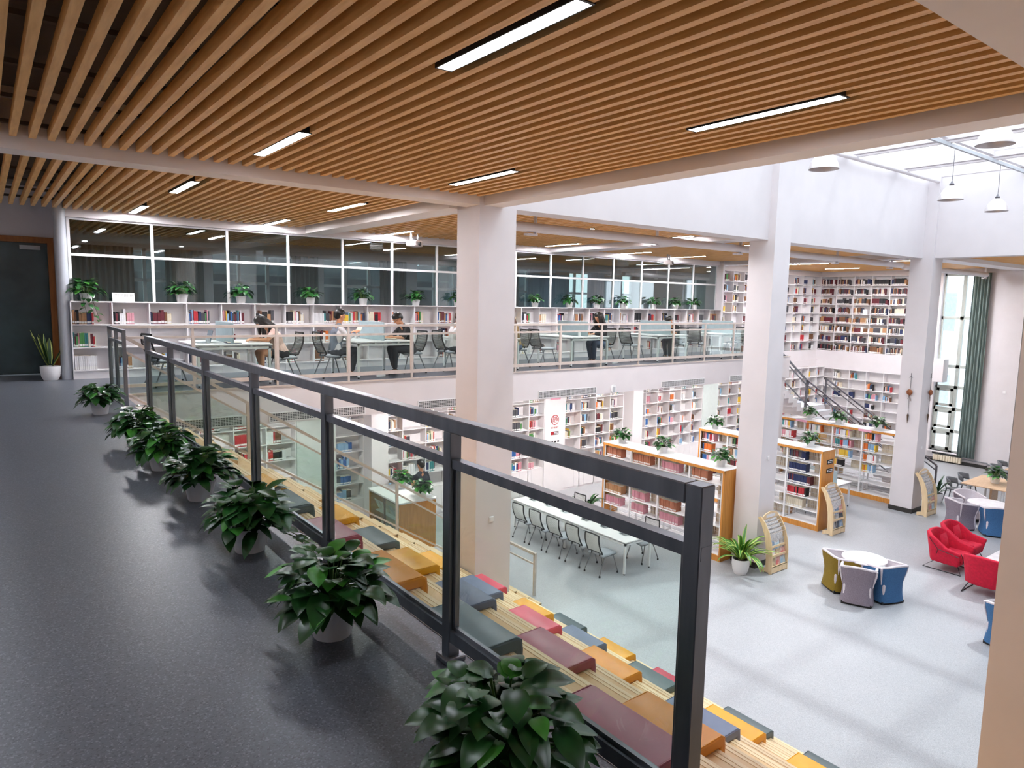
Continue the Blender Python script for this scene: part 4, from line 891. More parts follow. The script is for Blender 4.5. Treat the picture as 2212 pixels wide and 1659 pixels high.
def mag(name, label, c, rx, rz, sz, m, group, cat='magazine'):
    R = Matrix.Rotation(rz, 3, 'Z') @ Matrix.Rotation(rx, 3, 'X')
    o = MB().obox((0, 0, 0), sz).build(name, m); o.location = c; o.rotation_euler = R.to_euler(); tag(o, label, cat, group); return o
for r_, z in enumerate((-3.42, -3.82)):
    for i in range(6):
        mag('magazine', 'magazine propped inside the glazed cabinet, %s shelf, %s from its near end' % (('upper', 'lower')[r_], ORD[i]), (7.52, 14.02 + 0.245*i, z), 0.42, -PI/2, (0.20, 0.008, 0.28), MCOL[rm.randrange(7)], 'magazines in the glazed cabinet')
MB().box(7.5, 7.84, 13.88, 15.37, -3.60, -3.585).box(7.5, 7.84, 13.88, 15.37, -4.0, -3.985).build('inner_shelf', SHELFW, t)
# quiet sign on the wall panel
t = thing('quiet_sign', 'round red quiet sign with a Chinese character and BE QUIET lettering', 'sign', (13.80, 15.92, -1.98))
def disc(r, y0, y1, n=36): return MB().prism([(r*math.cos(2*PI*a/n), r*math.sin(2*PI*a/n)) for a in range(n)], 1, y0, y1)
disc(0.155, -0.006, 0.0).build('red_ring', RED, t); disc(0.133, -0.009, -0.006).build('white_face', SHELFW, t)
text_mesh('静', 0.23, RED, 'character', t, (0, -0.011, 0), (PI/2, 0, 0)); text_mesh('BE QUIET', 0.07, RED, 'lettering', t, (0, -0.004, -0.24), (PI/2, 0, 0))
t = thing('notice_plate', 'small black and red notice plate under the quiet sign', 'sign', (13.80, 15.92, -2.39))
MB().box(-0.15, 0.15, -0.008, 0, -0.05, 0.05).build('plate', BLACK, t); MB().box(-0.148, -0.05, -0.011, -0.008, -0.048, 0.048).build('red_field', RED, t); MB().box(-0.03, 0.13, -0.011, -0.008, 0.008, 0.034).box(-0.03, 0.13, -0.011, -0.008, -0.034, -0.008).build('lettering', SHELFW, t)
t = thing('switch_plate', 'row of three light switches below the notice plate', 'switch', (13.82, 15.92, -2.66))
MB().box(-0.19, 0.19, -0.012, 0, -0.055, 0.055).build('plate', METALW, t)
for x in (-0.12, 0.0, 0.12): MB().box(x - 0.03, x + 0.035, -0.016, -0.012, -0.02, 0.03).build('rocker', BLACK, t)
for x, y, z, l in ((13.80, 15.915, -1.22, 'pink category label on the wall panel above the quiet sign'), (4.85, 15.90, -1.12, 'pink category label above the red book sets'), (9.1, 15.90, -1.10, 'pink category label above the wall bookcase before the tan column, farther one'), (10.0, 15.90, -1.10, 'pink category label above the wall bookcase touching the tan column')):
    t = thing('category_label', l, 'label', (x, y, z), 0, 'pink category labels'); MB().box(-0.20, 0.20, -0.006, 0.0, -0.13, 0.13).build('card', PINK, t)
    q = MB()
    for r_ in range(2):
        for i in range(4): q.box(-0.13 + 0.075*i, -0.08 + 0.075*i, -0.008, -0.006, 0.03 - 0.09*r_, 0.075 - 0.09*r_)
    q.build('lettering', mat('label_ink', '#7A2F4A', 0.6), t)
t = thing('table_sign', 'small white notice standing on the low bookcase by the vine plant', 'sign', (2.17, 15.27, 1.46), 0)
MB().obox((0, 0, 0.085), (0.38, 0.008, 0.17), Matrix.Rotation(-0.2, 3, 'X')).build('board', METALW, t); MB().obox((0, 0.0, 0.028), (0.378, 0.0095, 0.05), Matrix.Rotation(-0.2, 3, 'X')).build('blue_band', BMATS[2], t)
q = MB()
for r_ in range(2):
    for i in range(12): q.obox((-0.14 + 0.026*i, -0.007 + 0.008*r_, 0.13 - 0.03*r_), (0.016, 0.004, 0.014), Matrix.Rotation(-0.2, 3, 'X'))
q.build('lettering', BLACK, t)
def plate(name, label, face, p, s=0.045):
    t = thing(name, label, 'switch', p, 0, 'column switch plates'); MB().box(-s, s, -0.012, 0, -s, s).build('plate', METALW, t, bevel=0.004, seg=1); MB().box(-s*0.6, s*0.6, -0.016, -0.012, -s*0.7, s*0.7).build('rocker', SHELFW, t); return t
plate('wall_switch', 'white switch plate on the lit face of the tan column', 0, (6.27, 8.72, -1.85)); plate('wall_switch', 'white switch plate on the second column', 0, (13.75, 8.6, -1.75)); plate('wall_switch', 'faint switch plate on the third column', 0, (21.3, 8.47, -2.35))
plate('wall_switch', 'white switch plate on the wall pier beside the tall curtain', 0, (29.10, 9.0, -1.3)).rotation_euler = (0, 0, -PI/2)
for i, (x, y, rz) in enumerate(((20.98 - 0.005, 8.77, -PI/2), (21.44, 8.465, 0))):
    t = thing('wind_chime', ('wind chime with a wooden ball hanging on the shaded face of the third column', 'wind chime with a wooden ball hanging on the lit face of the third column')[i], 'wind chime', (x, y, -0.75), rz, 'wind chimes on the third column')
    MB().tube([(0, -0.03, 0.55), (0.01, -0.03, 0.2), (0, -0.03, 0.0), (0, -0.03, -0.7)], 0.006, 6).tube([(-0.05, -0.03, 0.42), (0, -0.03, 0.46), (0.05, -0.03, 0.42)], 0.005, 6).build('cord', DSTEEL, t)
    MB().ell((0, -0.05, 0), (0.085, 0.05, 0.085)).build('wooden_ball', mat('chime_wood', '#9A5A34', 0.6, var=0.2, scale=20), t, smooth=True)
    MB().tube([(0.0, -0.04, -0.05), (0.05, -0.03, -0.25)], 0.006, 5).tube([(0.0, -0.04, -0.05), (-0.04, -0.03, -0.2)], 0.006, 5).build('twig', mat('twig', '#6A4A32', 0.7), t)
    MB().tube([(0, -0.03, -0.62), (0, -0.03, -0.66), (0, -0.03, -0.9)], [0.012, 0.03, 0.004], 8).build('pointed_weight', mat('weight_wood', '#5A4638', 0.6), t)
# radiator and pipe under the tall window
t = thing('radiator', 'cream ribbed radiator under the tall window', 'radiator', (0, 0, 0))
for i in range(11): MB().box(29.22, 29.34, 10.22 + 0.09*i, 10.30 + 0.09*i, -4.20, -3.98).build('fin', mat('radiator_cream', '#E6DAC2', 0.45, var=0.03), t, bevel=0.015, seg=2)
MB().box(29.26, 29.38, 10.2, 11.25, -3.95, -3.90).build('shelf_gap', BLACK, t); MB().tube([(29.28, 11.2, -4.15), (29.28, 11.5, -4.15), (29.28, 11.55, ZL)], 0.02, 8).build('pipe', DSTEEL, t, smooth=True)
o = MB().tube([(29.33, 10.2, -4.02), (29.33, 9.34, -4.02), (29.08, 9.30, -4.02), (29.08, 9.0, -4.02), (29.08, 9.0, ZL)], 0.022, 8).build('heating_pipe', GREYP, smooth=True); tag(o, 'grey heating pipe running along the wall from the radiator', 'pipe')
o = MB().box(28.95, 29.4, 11.0, 11.5, -1.15, -0.28).build('wall_unit', WHITE, bevel=0.01); tag(o, 'white boxed wall unit beside the tall window, behind the third column', 'box'); MB().tube([(29.0, 11.2, -1.15), (29.0, 11.2, -1.22)], 0.03, 8).build('drain', DSTEEL, o)
# ================================================================== magazine racks
def rack(label, x0, y0, where):
    t = thing('magazine_rack', label, 'magazine rack', (x0, y0, ZL), 0, 'pale wooden magazine racks')
    fr = [(0, 0), (0.0, 0.42), (0.035, 0.70), (0.11, 0.93), (0.22, 1.12), (0.34, 1.24)]
    side = [(y, z) for y, z in fr] + [(0.40, 1.20), (0.30, 1.05), (0.22, 0.85), (0.17, 0.6), (0.15, 0.35), (0.15, 0.13), (0.27, 0.10), (0.27, 0.0), (0.22, 0.0), (0.20, 0.03), (0.08, 0.03), (0.06, 0.0)]
    for x in (0.0, 0.62): MB().prism(side, 0, x, x + 0.022).build('side_panel', BIRCH, t)
    arch = [(0.022, 1.13), (0.62, 1.13), (0.62, 1.20), (0.50, 1.26), (0.32, 1.29), (0.14, 1.26), (0.022, 1.20)]
    o = MB().prism(arch, 1, -0.008, 0.008).build('header_board', BIRCH, t); o.location = (0, 0.30, 0.03); o.rotation_euler = (-0.0, 0, 0)
    MB().box(0.15, 0.49, -0.0095, -0.008, 1.155, 1.225).build('header_card', METALW, o)
    MB().box(0.022, 0.62, 0.005, 0.02, 0.02, 0.17).box(0.022, 0.62, 0.005, 0.15, 0.15, 0.165).build('base_board', BIRCH, t)
    for y, z in ((0.055, 0.36), (0.085, 0.56)): MB().box(0.022, 0.62, y + 0.0, y + 0.10, z, z + 0.014).box(0.022, 0.62, y - 0.015, y, z, z + 0.05).build('tier_board', BIRCH, t)
    q = MB()
    for x in (0.17, 0.32, 0.47): q.tube([(x, 0.01, 0.165), (x, 0.01, 0.42)], 0.004, 5)
    q.build('wire', CTRIM, t)
    rods = [(0.30, 1.15), (0.255, 1.085), (0.21, 1.02), (0.165, 0.945), (0.13, 0.87)]
    NEWS = mat('newsprint', '#DEDCDA', 0.8, var=0.16, scale=35, dark='#A9A7A8')
    for i, (y, z) in enumerate(rods):
        n = thing('newspaper', 'newspaper hanging on the %s rod of the rack %s' % (ORD[i], where), 'newspaper', (x0, y0, ZL), 0, 'newspapers on the rack ' + where)
        MB().tube([(0.03, y, z), (0.61, y, z)], 0.008, 6).tube([(0.585, y - 0.022, z + 0.028), (0.605, y - 0.030, z + 0.012), (0.60, y - 0.012, z), (0.585, y, z)], 0.006, 5).build('rod', CTRIM, n, smooth=True)
        MB().grid(lambda u, v: (0.05 + 0.50*u, y - 0.012 + 0.010*math.sin(9*u) - 0.03*v + (0.02 if v > 0.5 else 0), z - (0.11 if i < 4 else 0.30)*v), 8, 5).build('sheet', NEWS, n, smooth=True, fix=False)
    for r_, (y, z, cs) in enumerate(((0.075, 0.63, (1, 6, 0)), (0.045, 0.45, (2, 4, 1)), (0.035, 0.27, (3, 0, 4)))):
        for k in range(3):
            mag('magazine', 'magazine, %s along on the %s tier of the rack %s' % (ORD[k], ('top', 'middle', 'bottom')[r_], where), (x0 + 0.125 + 0.195*k, y0 + y + 0.03, ZL + z), -0.2, 0, (0.18, 0.012, 0.22), MCOL[(cs[k] + (2 if 'sign' in where else 0) + r_) % 7], 'magazines on the rack ' + where)
    return t
rack('pale wooden magazine rack beside the striped plant at the second column', 13.45, 8.16, 'by the second column'); rack('pale wooden magazine rack at the end of the oak unit with signs', 17.10, 8.73, 'by the signed oak unit'); rack('pale wooden magazine rack in front of the third column', 20.97, 8.05, 'by the third column')
# ================================================================== tub chairs and tables
def tub(name, fab):
    t = thing(name, '', 'armchair')
    path = [(0.27, 0.30), (0.10, 0.305), (-0.10, 0.305), (-0.20, 0.295), (-0.265, 0.235), (-0.285, 0.12), (-0.29, 0.0), (-0.285, -0.12), (-0.265, -0.235), (-0.20, -0.295), (-0.10, -0.305), (0.10, -0.305), (0.27, -0.30)]
    top = [0.655, 0.675, 0.70, 0.715, 0.735, 0.75, 0.755, 0.75, 0.735, 0.715, 0.70, 0.675, 0.655]
    def P(i, k, off):
        x, y = path[i]; n = Vector((x + 0.02, y * 0.9, 0)).normalized(); v = k / 6
        fl = -0.035*math.sin(PI*min(1, v*1.15)) + 0.032*max(0, v - 0.55)/0.45
        s = 1 + 0.0; q = Vector((x, y, 0)) * s + n * (fl + off); return (q.x, q.y, 0.045 + (top[i]*1.05 - 0.045) * v)
    N = len(path)
    so = MB().grid(lambda u, v: P(round(u*(N-1)), round(v*6), 0.0), N, 7).build('outer_shell', fab, t, smooth=True, fix=False)
    si = MB().grid(lambda u, v: P(round(u*(N-1)), round(v*6), -0.045), N, 7).build('inner_shell', INNF, t, smooth=True, fix=False)
    rm_ = MB(); rm_.tube([P(i, 6, -0.022) for i in range(N)], 0.026, 8); rm_.tube([P(0, k, -0.022) for k in range(7)], 0.024, 8); rm_.tube([P(N-1, k, -0.022) for k in range(7)], 0.024, 8); rm_.build('rim', INNF, t, smooth=True)
    for i in (3, 9): MB().tube([P(i, 6, 0.004), P(i, 5, 0.010), P(i, 4, 0.010), P(i, 3, 0.006)], [0.022, 0.019, 0.015, 0.005], 6).build('corner_slit', INNF, t, smooth=True)
    MB().box(-0.24, 0.27, -0.25, 0.25, 0.08, 0.42).build('seat', INNF, t, bevel=0.04, seg=3)
    MB().box(-0.25, 0.25, -0.27, 0.27, 0.0, 0.06).build('base', BLACK, t)
    return t
TB = {'mauve': tub('tub_chair', PURF), 'blue': tub('tub_chair', BLUF), 'olive': tub('tub_chair', OLIF)}
def face(px, py, qx, qy): return math.atan2(qy - py, qx - px)
for c, x, y, tx, ty, l in (('mauve', 13.66, 6.38, 14.22, 6.62, 'mauve-grey tub chair at the round table nearest the camera'), ('blue', 14.24, 6.13, 14.42, 6.62, 'blue tub chair at the round table nearest the camera'), ('olive', 14.00, 6.92, 14.32, 6.70, 'olive tub chair at the round table nearest the camera'),
                           ('mauve', 20.75, 7.15, 21.35, 6.75, 'mauve-grey tub chair at the far round table behind the red armchairs'), ('blue', 20.85, 6.36, 21.35, 6.7, 'blue tub chair at the far round table behind the red armchairs'), ('olive', 21.5, 6.05, 21.4, 6.7, 'olive tub chair at the far round table behind the red armchairs'), ('mauve', 21.75, 7.3, 21.4, 6.8, 'tub chair on the far side of the far round table'),
                           ('blue', 13.98, 3.88, 15.0, 3.6, 'blue tub chair with a black backpack at the right photo edge')):
    place(TB[c], (x, y, ZL), face(x, y, tx, ty), l, 'upholstered tub chairs')
def rtable(label, x, y, r=0.43, h=0.70, name='round_table'):
    t = thing(name, label, 'table', (x, y, ZL), 0, 'round white tables')
    MB().lathe([(0.001, h - 0.028), (r - 0.02, h - 0.028), (r, h - 0.014), (r - 0.004, h), (0.001, h)], 48, caps=False).build('table_top', mat('table_white', '#F3EDEE', 0.35), t, smooth=True)
    MB().lathe([(0.035, 0.02), (0.035, h - 0.03)], 14).build('pedestal', METALW, t, smooth=True); MB().lathe([(0.26, 0), (0.26, 0.012), (0.04, 0.03)], 30).build('foot_plate', METALW, t, smooth=True)
rtable('round white pedestal table nearest the camera, among three tub chairs', 14.32, 6.60); rtable('round white pedestal table behind the red armchairs', 21.33, 6.70, 0.48)
t = thing('backpack', 'black backpack standing on the blue tub chair at the photo edge', 'backpack', (13.97, 3.90, ZL + 0.42), -0.2)
MB().ell((0, 0, 0.20), (0.13, 0.17, 0.22)).build('main_body', mat('backpack_nylon', '#222226', 0.6, bump=0.3, scale=30), t, smooth=True); MB().ell((0.10, 0, 0.13), (0.07, 0.13, 0.12)).build('front_pocket', BLACK, t, smooth=True)
for y in (-0.08, 0.08): MB().tube([(-0.10, y, 0.36), (-0.17, y, 0.26), (-0.12, y, 0.05)], 0.012, 6).build('strap', BLACK, t, smooth=True)
# ================================================================== red armchairs and low table
def armchair():
    t = thing('red_armchair', '', 'armchair')
    def wall(u, v, off=0.0):      # arms and back as one folded band, open at the front
        pts = [(0.36, 0.34, 0.52), (0.05, 0.345, 0.58), (-0.26, 0.33, 0.80), (-0.36, 0.20, 0.84), (-0.38, 0.0, 0.85), (-0.36, -0.20, 0.84), (-0.26, -0.33, 0.80), (0.05, -0.345, 0.58), (0.36, -0.34, 0.52)]
        low = [(0.30, 0.28), (0.02, 0.28), (-0.20, 0.27), (-0.26, 0.16), (-0.27, 0.0), (-0.26, -0.16), (-0.20, -0.27), (0.02, -0.28), (0.30, -0.28)]
        i = min(7, int(u*8)); f = u*8 - i
        a = Vector(pts[i]).lerp(Vector(pts[i+1]), f); b0 = Vector((*low[i], 0.20)).lerp(Vector((*low[i+1], 0.20)), f)
        return b0.lerp(a, v)
    o = MB().grid(lambda u, v: wall(u, v), 33, 6).build('shell', REDL, t, smooth=True, fix=False); s = o.modifiers.new('thick', 'SOLIDIFY'); s.thickness = 0.085; s.offset = 1.0
    b_ = o.modifiers.new('bevel', 'BEVEL'); b_.width = 0.03; b_.segments = 3; b_.limit_method = 'ANGLE'
    MB().box(-0.24, 0.34, -0.25, 0.25, 0.26, 0.43).build('seat', REDL, t, bevel=0.045, seg=3); MB().box(-0.25, 0.30, -0.27, 0.27, 0.19, 0.27).build('seat_base', REDL, t, bevel=0.02)
    f = MB()
    for s in (1, -1): f.tube([(0.26, s*0.27, 0.20), (0.36, s*0.33, 0.012), (-0.42, s*0.33, 0.012), (-0.20, s*0.27, 0.20)], 0.010, 7)
    for s in (1, -1): f.tube([(-0.20, s*0.275, 0.20), (-0.10, s*0.445, 0.52), (-0.30, s*0.43, 0.74)], 0.007, 6); f.tube([(-0.10, s*0.445, 0.52), (0.34, s*0.44, 0.44)], 0.007, 6)
    f.build('wire_frame', BLACK, t, smooth=True)
    return t
ra = armchair(); pil = thing('pillow', '', 'pillow')
MB().grid(lambda u, v: (0.05*math.sin(PI*u)*math.sin(PI*v) , (u-0.5)*0.36, (v-0.5)*0.36), 9, 9).grid(lambda u, v: (-0.05*math.sin(PI*u)*math.sin(PI*v), (u-0.5)*0.36, (v-0.5)*0.36), 9, 9).build('cover', REDL, pil, smooth=True)
for x, y, rz, l, pw in ((17.22, 6.05, -PI/2, 'red armchair with a pillow, its wire-framed side towards the camera', 'red pillow in the armchair nearer the camera of the side-by-side pair'), (18.12, 6.12, -PI/2, 'red armchair with a pillow, the farther of the side-by-side pair', 'red pillow in the farther armchair of the side-by-side pair'),
                        (16.42, 5.02, 0.0, 'red armchair seen from behind at the low white table', None), (16.38, 4.02, 0.0, 'red armchair at the photo edge, next to the one seen from behind', None), (19.15, 5.1, PI, 'red armchair across the low white table, cut by the brown column', None)):
    place(ra, (x, y, ZL), rz, l, 'red armchairs')
    if pw:
        d = Vector((math.cos(rz), math.sin(rz), 0)); p_ = place(pil, Vector((x, y, ZL + 0.60)) - d*0.13, rz, pw, 'red pillows'); p_.rotation_euler = (0, -0.30, rz)
t = thing('low_table', 'low white rectangular table between the red armchairs', 'table', (17.0, 4.55, ZL))
MB().box(0, 1.5, 0, 0.85, 0.40, 0.43).build('table_top', mat('table_white', '#F3EDEE', 0.35), t, bevel=0.004, seg=1)
for x in (0.08, 1.42):
    for y in (0.08, 0.77): MB().box(x - 0.02, x + 0.02, y - 0.02, y + 0.02, 0, 0.40).build('leg', METALW, t)
# ================================================================== pale wooden tables and grey shell chairs
def wtable(label, x0, x1, y0, y1):
    t = thing('wooden_table', label, 'table', (x0, y0, ZL), 0, 'pale wooden tables'); w, d = x1 - x0, y1 - y0
    MB().box(0, w, 0, d, 0.715, 0.745).build('table_top', TABLEW, t, bevel=0.006, seg=1)
    MB().box(w/2 - 0.25, w/2 + 0.25, d/2 - 0.03, d/2 + 0.03, 0.0, 0.715).build('centre_panel', TABLEW, t)
    for x in (0.14, w - 0.14):
        for y in (0.16, d - 0.16): MB().tube([(x, y, 0), (x, y, 0.715)], 0.035, 12).build('leg', METALW, t, smooth=True)
wtable('pale wooden table carrying a pothos, behind the far round table', 22.97, 24.68, 6.76, 7.98); wtable('pale wooden table farther back, cut by the brown column', 26.2, 27.9, 6.6, 7.87)
sc = thing('shell_chair', '', 'chair')
MB().grid(lambda u, v: (-0.21 - 0.04*v + 0.20*(2*abs(u-0.5))**2.2, (u-0.5)*0.50, 0.60 + 0.18*v - 0.05*(2*abs(u-0.5))**2), 13, 4).build('backrest', GREYP, sc, smooth=True, fix=False).modifiers.new('thick', 'SOLIDIFY').thickness = 0.02
MB().box(-0.20, 0.22, -0.21, 0.21, 0.43, 0.46).build('seat', GREYP, sc, bevel=0.02, seg=2)
for sx, sy in ((1, 1), (1, -1), (-1, 1), (-1, -1)): MB().tube([(sx*0.17, sy*0.18, 0.44), (sx*0.25, sy*0.24, 0.0)], [0.022, 0.014], 8).build('leg', GREYP, sc, smooth=True)
for s in (1, -1): MB().tube([(-0.17, s*0.19, 0.44), (-0.20, s*0.24, 0.60)], 0.018, 7).build('back_post', GREYP, sc, smooth=True)
for x, y, rz, l in ((23.30, 8.22, -PI/2, 'grey plastic chair at the near corner of the pothos table, wall side'), (24.25, 8.25, -PI/2, 'grey plastic chair at the pothos table, wall side, farther one'), (23.45, 6.55, PI/2, 'grey plastic chair at the pothos table on the side of the round table'), (24.3, 6.5, PI/2, 'grey plastic chair at the pothos table, half hidden, on the round table side'),
                    (26.6, 8.15, -PI/2, 'grey plastic chair at the farther wooden table, near corner'), (27.4, 8.2, -PI/2, 'grey plastic chair at the farther wooden table, by the curtain')):
    place(sc, (x, y, ZL), rz, l, 'grey plastic chairs')
o = MB().box(26.5, 26.75, 7.1, 7.4, ZL + 0.747, ZL + 0.755).build('paper_sheet', METALW); tag(o, 'white sheet of paper on the farther wooden table', 'paper')
# ================================================================== small things on the balcony
for x, y, l, w_ in ((3.62, 13.25, 'open notebook under the arms of the woman in pink', 0.34), (6.85, 13.35, 'open book before the boy in black nearest the tan column', 0.32), (12.55, 13.35, 'open book before the long-haired girl in black', 0.32), (15.85, 13.4, 'open book before the boy in grey trousers', 0.32)):
    t = thing('open_book', l, 'book', (x, y, 0.752), 1.5, 'open books on balcony desks')
    MB().grid(lambda u, v: ((u-0.5)*w_, (v-0.5)*0.24, 0.012 + 0.014*abs(math.sin(2*PI*u))), 9, 2).build('pages', PAGES, t, smooth=True, fix=False); MB().box(-w_/2 - 0.005, w_/2 + 0.005, -0.125, 0.125, 0, 0.006).build('cover', BMATS[2], t)
for x, y, l in ((6.5, 13.05, 'white power strip on the floor under the desk of the two boys'), (13.42, 13.1, 'white power strip on the balcony floor past the long-haired girl')):
    t = thing('power_strip', l, 'power strip', (x, y, 0), 0.2); MB().box(-0.11, 0.11, -0.03, 0.03, 0, 0.045).build('body', METALW, t, bevel=0.008); MB().tube([(0.11, 0, 0.02), (0.2, 0.02, 0.012), (0.3, 0.08, 0.012)], 0.006, 6).build('cord', BLACK, t)
for x, y, z, l, m in ((6.35, 13.9, 0.752, 'white bottle on the desk of the two boys', METALW), (12.1, 13.1, 0.752, 'white cup on the desk before the long-haired girl', METALW), (3.2, 13.3, 0.752, 'clear cup on the desk of the woman in pink', LGREY)):
    t = thing('bottle' if 'bottle' in l else 'cup', l, 'bottle' if 'bottle' in l else 'cup', (x, y, z)); MB().lathe([(0.033, 0), (0.035, 0.12), (0.03, 0.14)] + ([(0.014, 0.16), (0.014, 0.2)] if 'bottle' in l else []), 14).build('body', m, t, smooth=True)
t = thing('laptop', 'grey laptop standing open on the desk across from the woman in pink', 'laptop', (3.05, 13.5, 0.752), 0.0)
MB().box(-0.02, 0.20, -0.16, 0.16, 0, 0.014).build('keyboard', LGREY, t); MB().obox((0.23, 0, 0.115), (0.01, 0.32, 0.22), Matrix.Rotation(0.25, 3, 'Y')).build('screen', mat('laptop_lid', '#6E7E88', 0.4), t)
# ================================================================== people: each body is one continuous remeshed surface
SKIN = mat('skin', '#C98F6B', 0.55, var=0.05, scale=6); SKIND = mat('skin_shade', '#B77B57', 0.55, var=0.05)
HAIR = mat('black_hair', '#17120F', 0.38, var=0.2, scale=30, stretch=(12, 12, 1)); HAIRB = mat('brown_hair', '#4A2C1C', 0.42, var=0.2, scale=30, stretch=(12, 12, 1))
LIP = mat('lips', '#9C5448', 0.5); EYE = mat('eye_dark', '#1A1412', 0.2)
def cap(mb, p0, r0, p1, r1, n=12):
    p0 = Vector(p0); p1 = Vector(p1); d = p1 - p0; L = d.length
    if L < 1e-6: return
    d /= L; pts = []; rs = []
    for k in range(5):
        a = PI/2 * k / 4; pts.append(p0 - d * (r0 * math.cos(a))); rs.append(max(1e-4, r0 * math.sin(a)))
    for k in range(5):
        a = PI/2 * k / 4; pts.append(p1 + d * (r1 * math.sin(a))); rs.append(max(1e-4, r1 * math.cos(a)))
    mb.tube(pts, rs, n)
def person(label, loc, rz, top, legs, shoe, sleeve=0.45, lean=0.35, head=0.5, hair='short', hairm=None, shorts=False, stand=False, vest=None, arms='desk', bare=False, glasses=False, ht=1.0, lookup=0.0):
    t = thing('person', label, 'person', loc, rz); t.scale = (ht,)*3
    segs = []
    def S(a, ra, b, rb_, reg): segs.append((Vector(a), ra, Vector(b), rb_, reg))
    hz = 0.53 if not stand else 0.93
    hip = Vector((0, 0, hz)); ch = hip + Vector((math.sin(lean)*0.36, 0, math.cos(lean)*0.36)); nk = ch + Vector((math.sin(lean*1.15)*0.15, 0, math.cos(lean*1.15)*0.15))
    ax = Vector((math.cos(lean), 0, -math.sin(lean)))
    for s in (1, -1):
        S(hip + Vector((0, s*0.075, 0.0)), 0.115, hip.lerp(ch, 0.5) + Vector((0, s*0.055, 0)), 0.10, 'top'); S(hip.lerp(ch, 0.5) + Vector((0, s*0.055, 0)), 0.10, ch + Vector((0, s*0.085, 0)), 0.112, 'top')
        S(ch + Vector((0, s*0.085, 0)), 0.11, nk + Vector((0, s*0.10, -0.015)), 0.062, 'top'); S(nk + Vector((0, s*0.10, -0.012)), 0.06, nk + Vector((0, s*0.02, 0.03)), 0.05, 'top')
        S(hip + Vector((0, s*0.08, -0.02)), 0.12, hip + Vector((0.04, s*0.09, -0.03)), 0.115, 'legs')
    hd = nk + Vector((math.sin(head)*0.20, 0, math.cos(head)*0.20 + 0.015))
    S(nk - Vector((0, 0, 0.02)), 0.058, nk.lerp(hd, 0.62), 0.052, 'skin')
    fr = Vector((math.cos(head), 0, -math.sin(head))); up = Vector((math.sin(head), 0, math.cos(head)))
    H = lambda x, y, z: hd + fr*x + Vector((0, y, 0)) + up*z
    S(H(-0.02, 0, 0.035), 0.090, H(0.012, 0, 0.03), 0.086, 'skin'); S(H(0.015, 0, 0.0), 0.074, H(0.032, 0, -0.055), 0.058, 'skin'); S(H(0.05, 0, -0.075), 0.036, H(0.058, 0, -0.085), 0.028, 'skin')
    S(H(0.088, 0, 0.02), 0.011, H(0.104, 0, -0.016), 0.016, 'skin'); S(H(0.075, -0.035, 0.034), 0.014, H(0.075, 0.035, 0.034), 0.014, 'skin'); S(H(0.078, -0.016, -0.048), 0.012, H(0.078, 0.016, -0.048), 0.012, 'skin')
    for s in (1, -1): S(H(-0.008, s*0.088, 0.012), 0.014, H(-0.014, s*0.096, -0.022), 0.011, 'skin')
    # arms
    for s in (1, -1):
        sh = nk + Vector((-0.01, s*0.165, -0.045))
        if arms == 'desk': el = Vector((sh.x + 0.14, s*0.25, 0.80)); wr = Vector((sh.x + 0.33, s*0.10, 0.795)); fd = Vector((0.8, -s*0.45, -0.05)).normalized()
        elif arms == 'hold': el = Vector((sh.x + 0.12, s*0.23, 0.80)); wr = Vector((sh.x + 0.34, s*0.075, 0.90)); fd = Vector((0.75, -s*0.3, 0.45)).normalized()
        elif arms == 'reach':
            if s == 1: el = sh + Vector((0.20, 0.06, -0.12)); wr = el + Vector((0.17, -0.05, 0.16)); fd = Vector((0.8, -0.1, 0.5)).normalized()
            else: el = sh + Vector((-0.03, -0.07, -0.27)); wr = el + Vector((0.07, 0.02, -0.24)); fd = Vector((0.15, 0.05, -0.95)).normalized()
        sl_ = sh.lerp(el, sleeve / 0.5 if sleeve < 0.5 else 1.0)
        if sleeve <= 0.5: S(sh, 0.062, sl_, 0.056, 'top'); S(sl_, 0.044, el, 0.040, 'skin'); S(el, 0.039, wr, 0.027, 'skin')
        else: S(sh, 0.062, el, 0.052, 'top'); S(el, 0.050, el.lerp(wr, 0.85), 0.038, 'top'); S(el.lerp(wr, 0.8), 0.030, wr, 0.027, 'skin')
        sd = fd.cross(Vector((0, 0, 1))).normalized() * s; nn = sd.cross(fd) * s
        pm = wr + fd*0.075
        S(wr, 0.026, wr + fd*0.03, 0.026, 'skin')
        for q in (-0.5, 0.5): S(wr + fd*0.025 + sd*(q*0.034), 0.019, pm + sd*(q*0.048), 0.018, 'skin')
        for k, fl in enumerate((0.066, 0.076, 0.070, 0.052)):
            b0 = pm + sd*(0.031 - 0.0205*k); b1 = b0 + fd*fl*0.5 - nn*0.006; b2 = b1 + fd*fl*0.42 - nn*0.020
            S(b0, 0.0095, b1, 0.009, 'skin'); S(b1, 0.009, b2, 0.0075, 'skin')
        t0 = wr + fd*0.03 + sd*0.030; t1 = t0 + fd*0.03 + sd*0.026 - nn*0.008; t2 = t1 + fd*0.030 + sd*0.004 - nn*0.010
        S(t0, 0.013, t1, 0.0105, 'skin'); S(t1, 0.0105, t2, 0.009, 'skin')
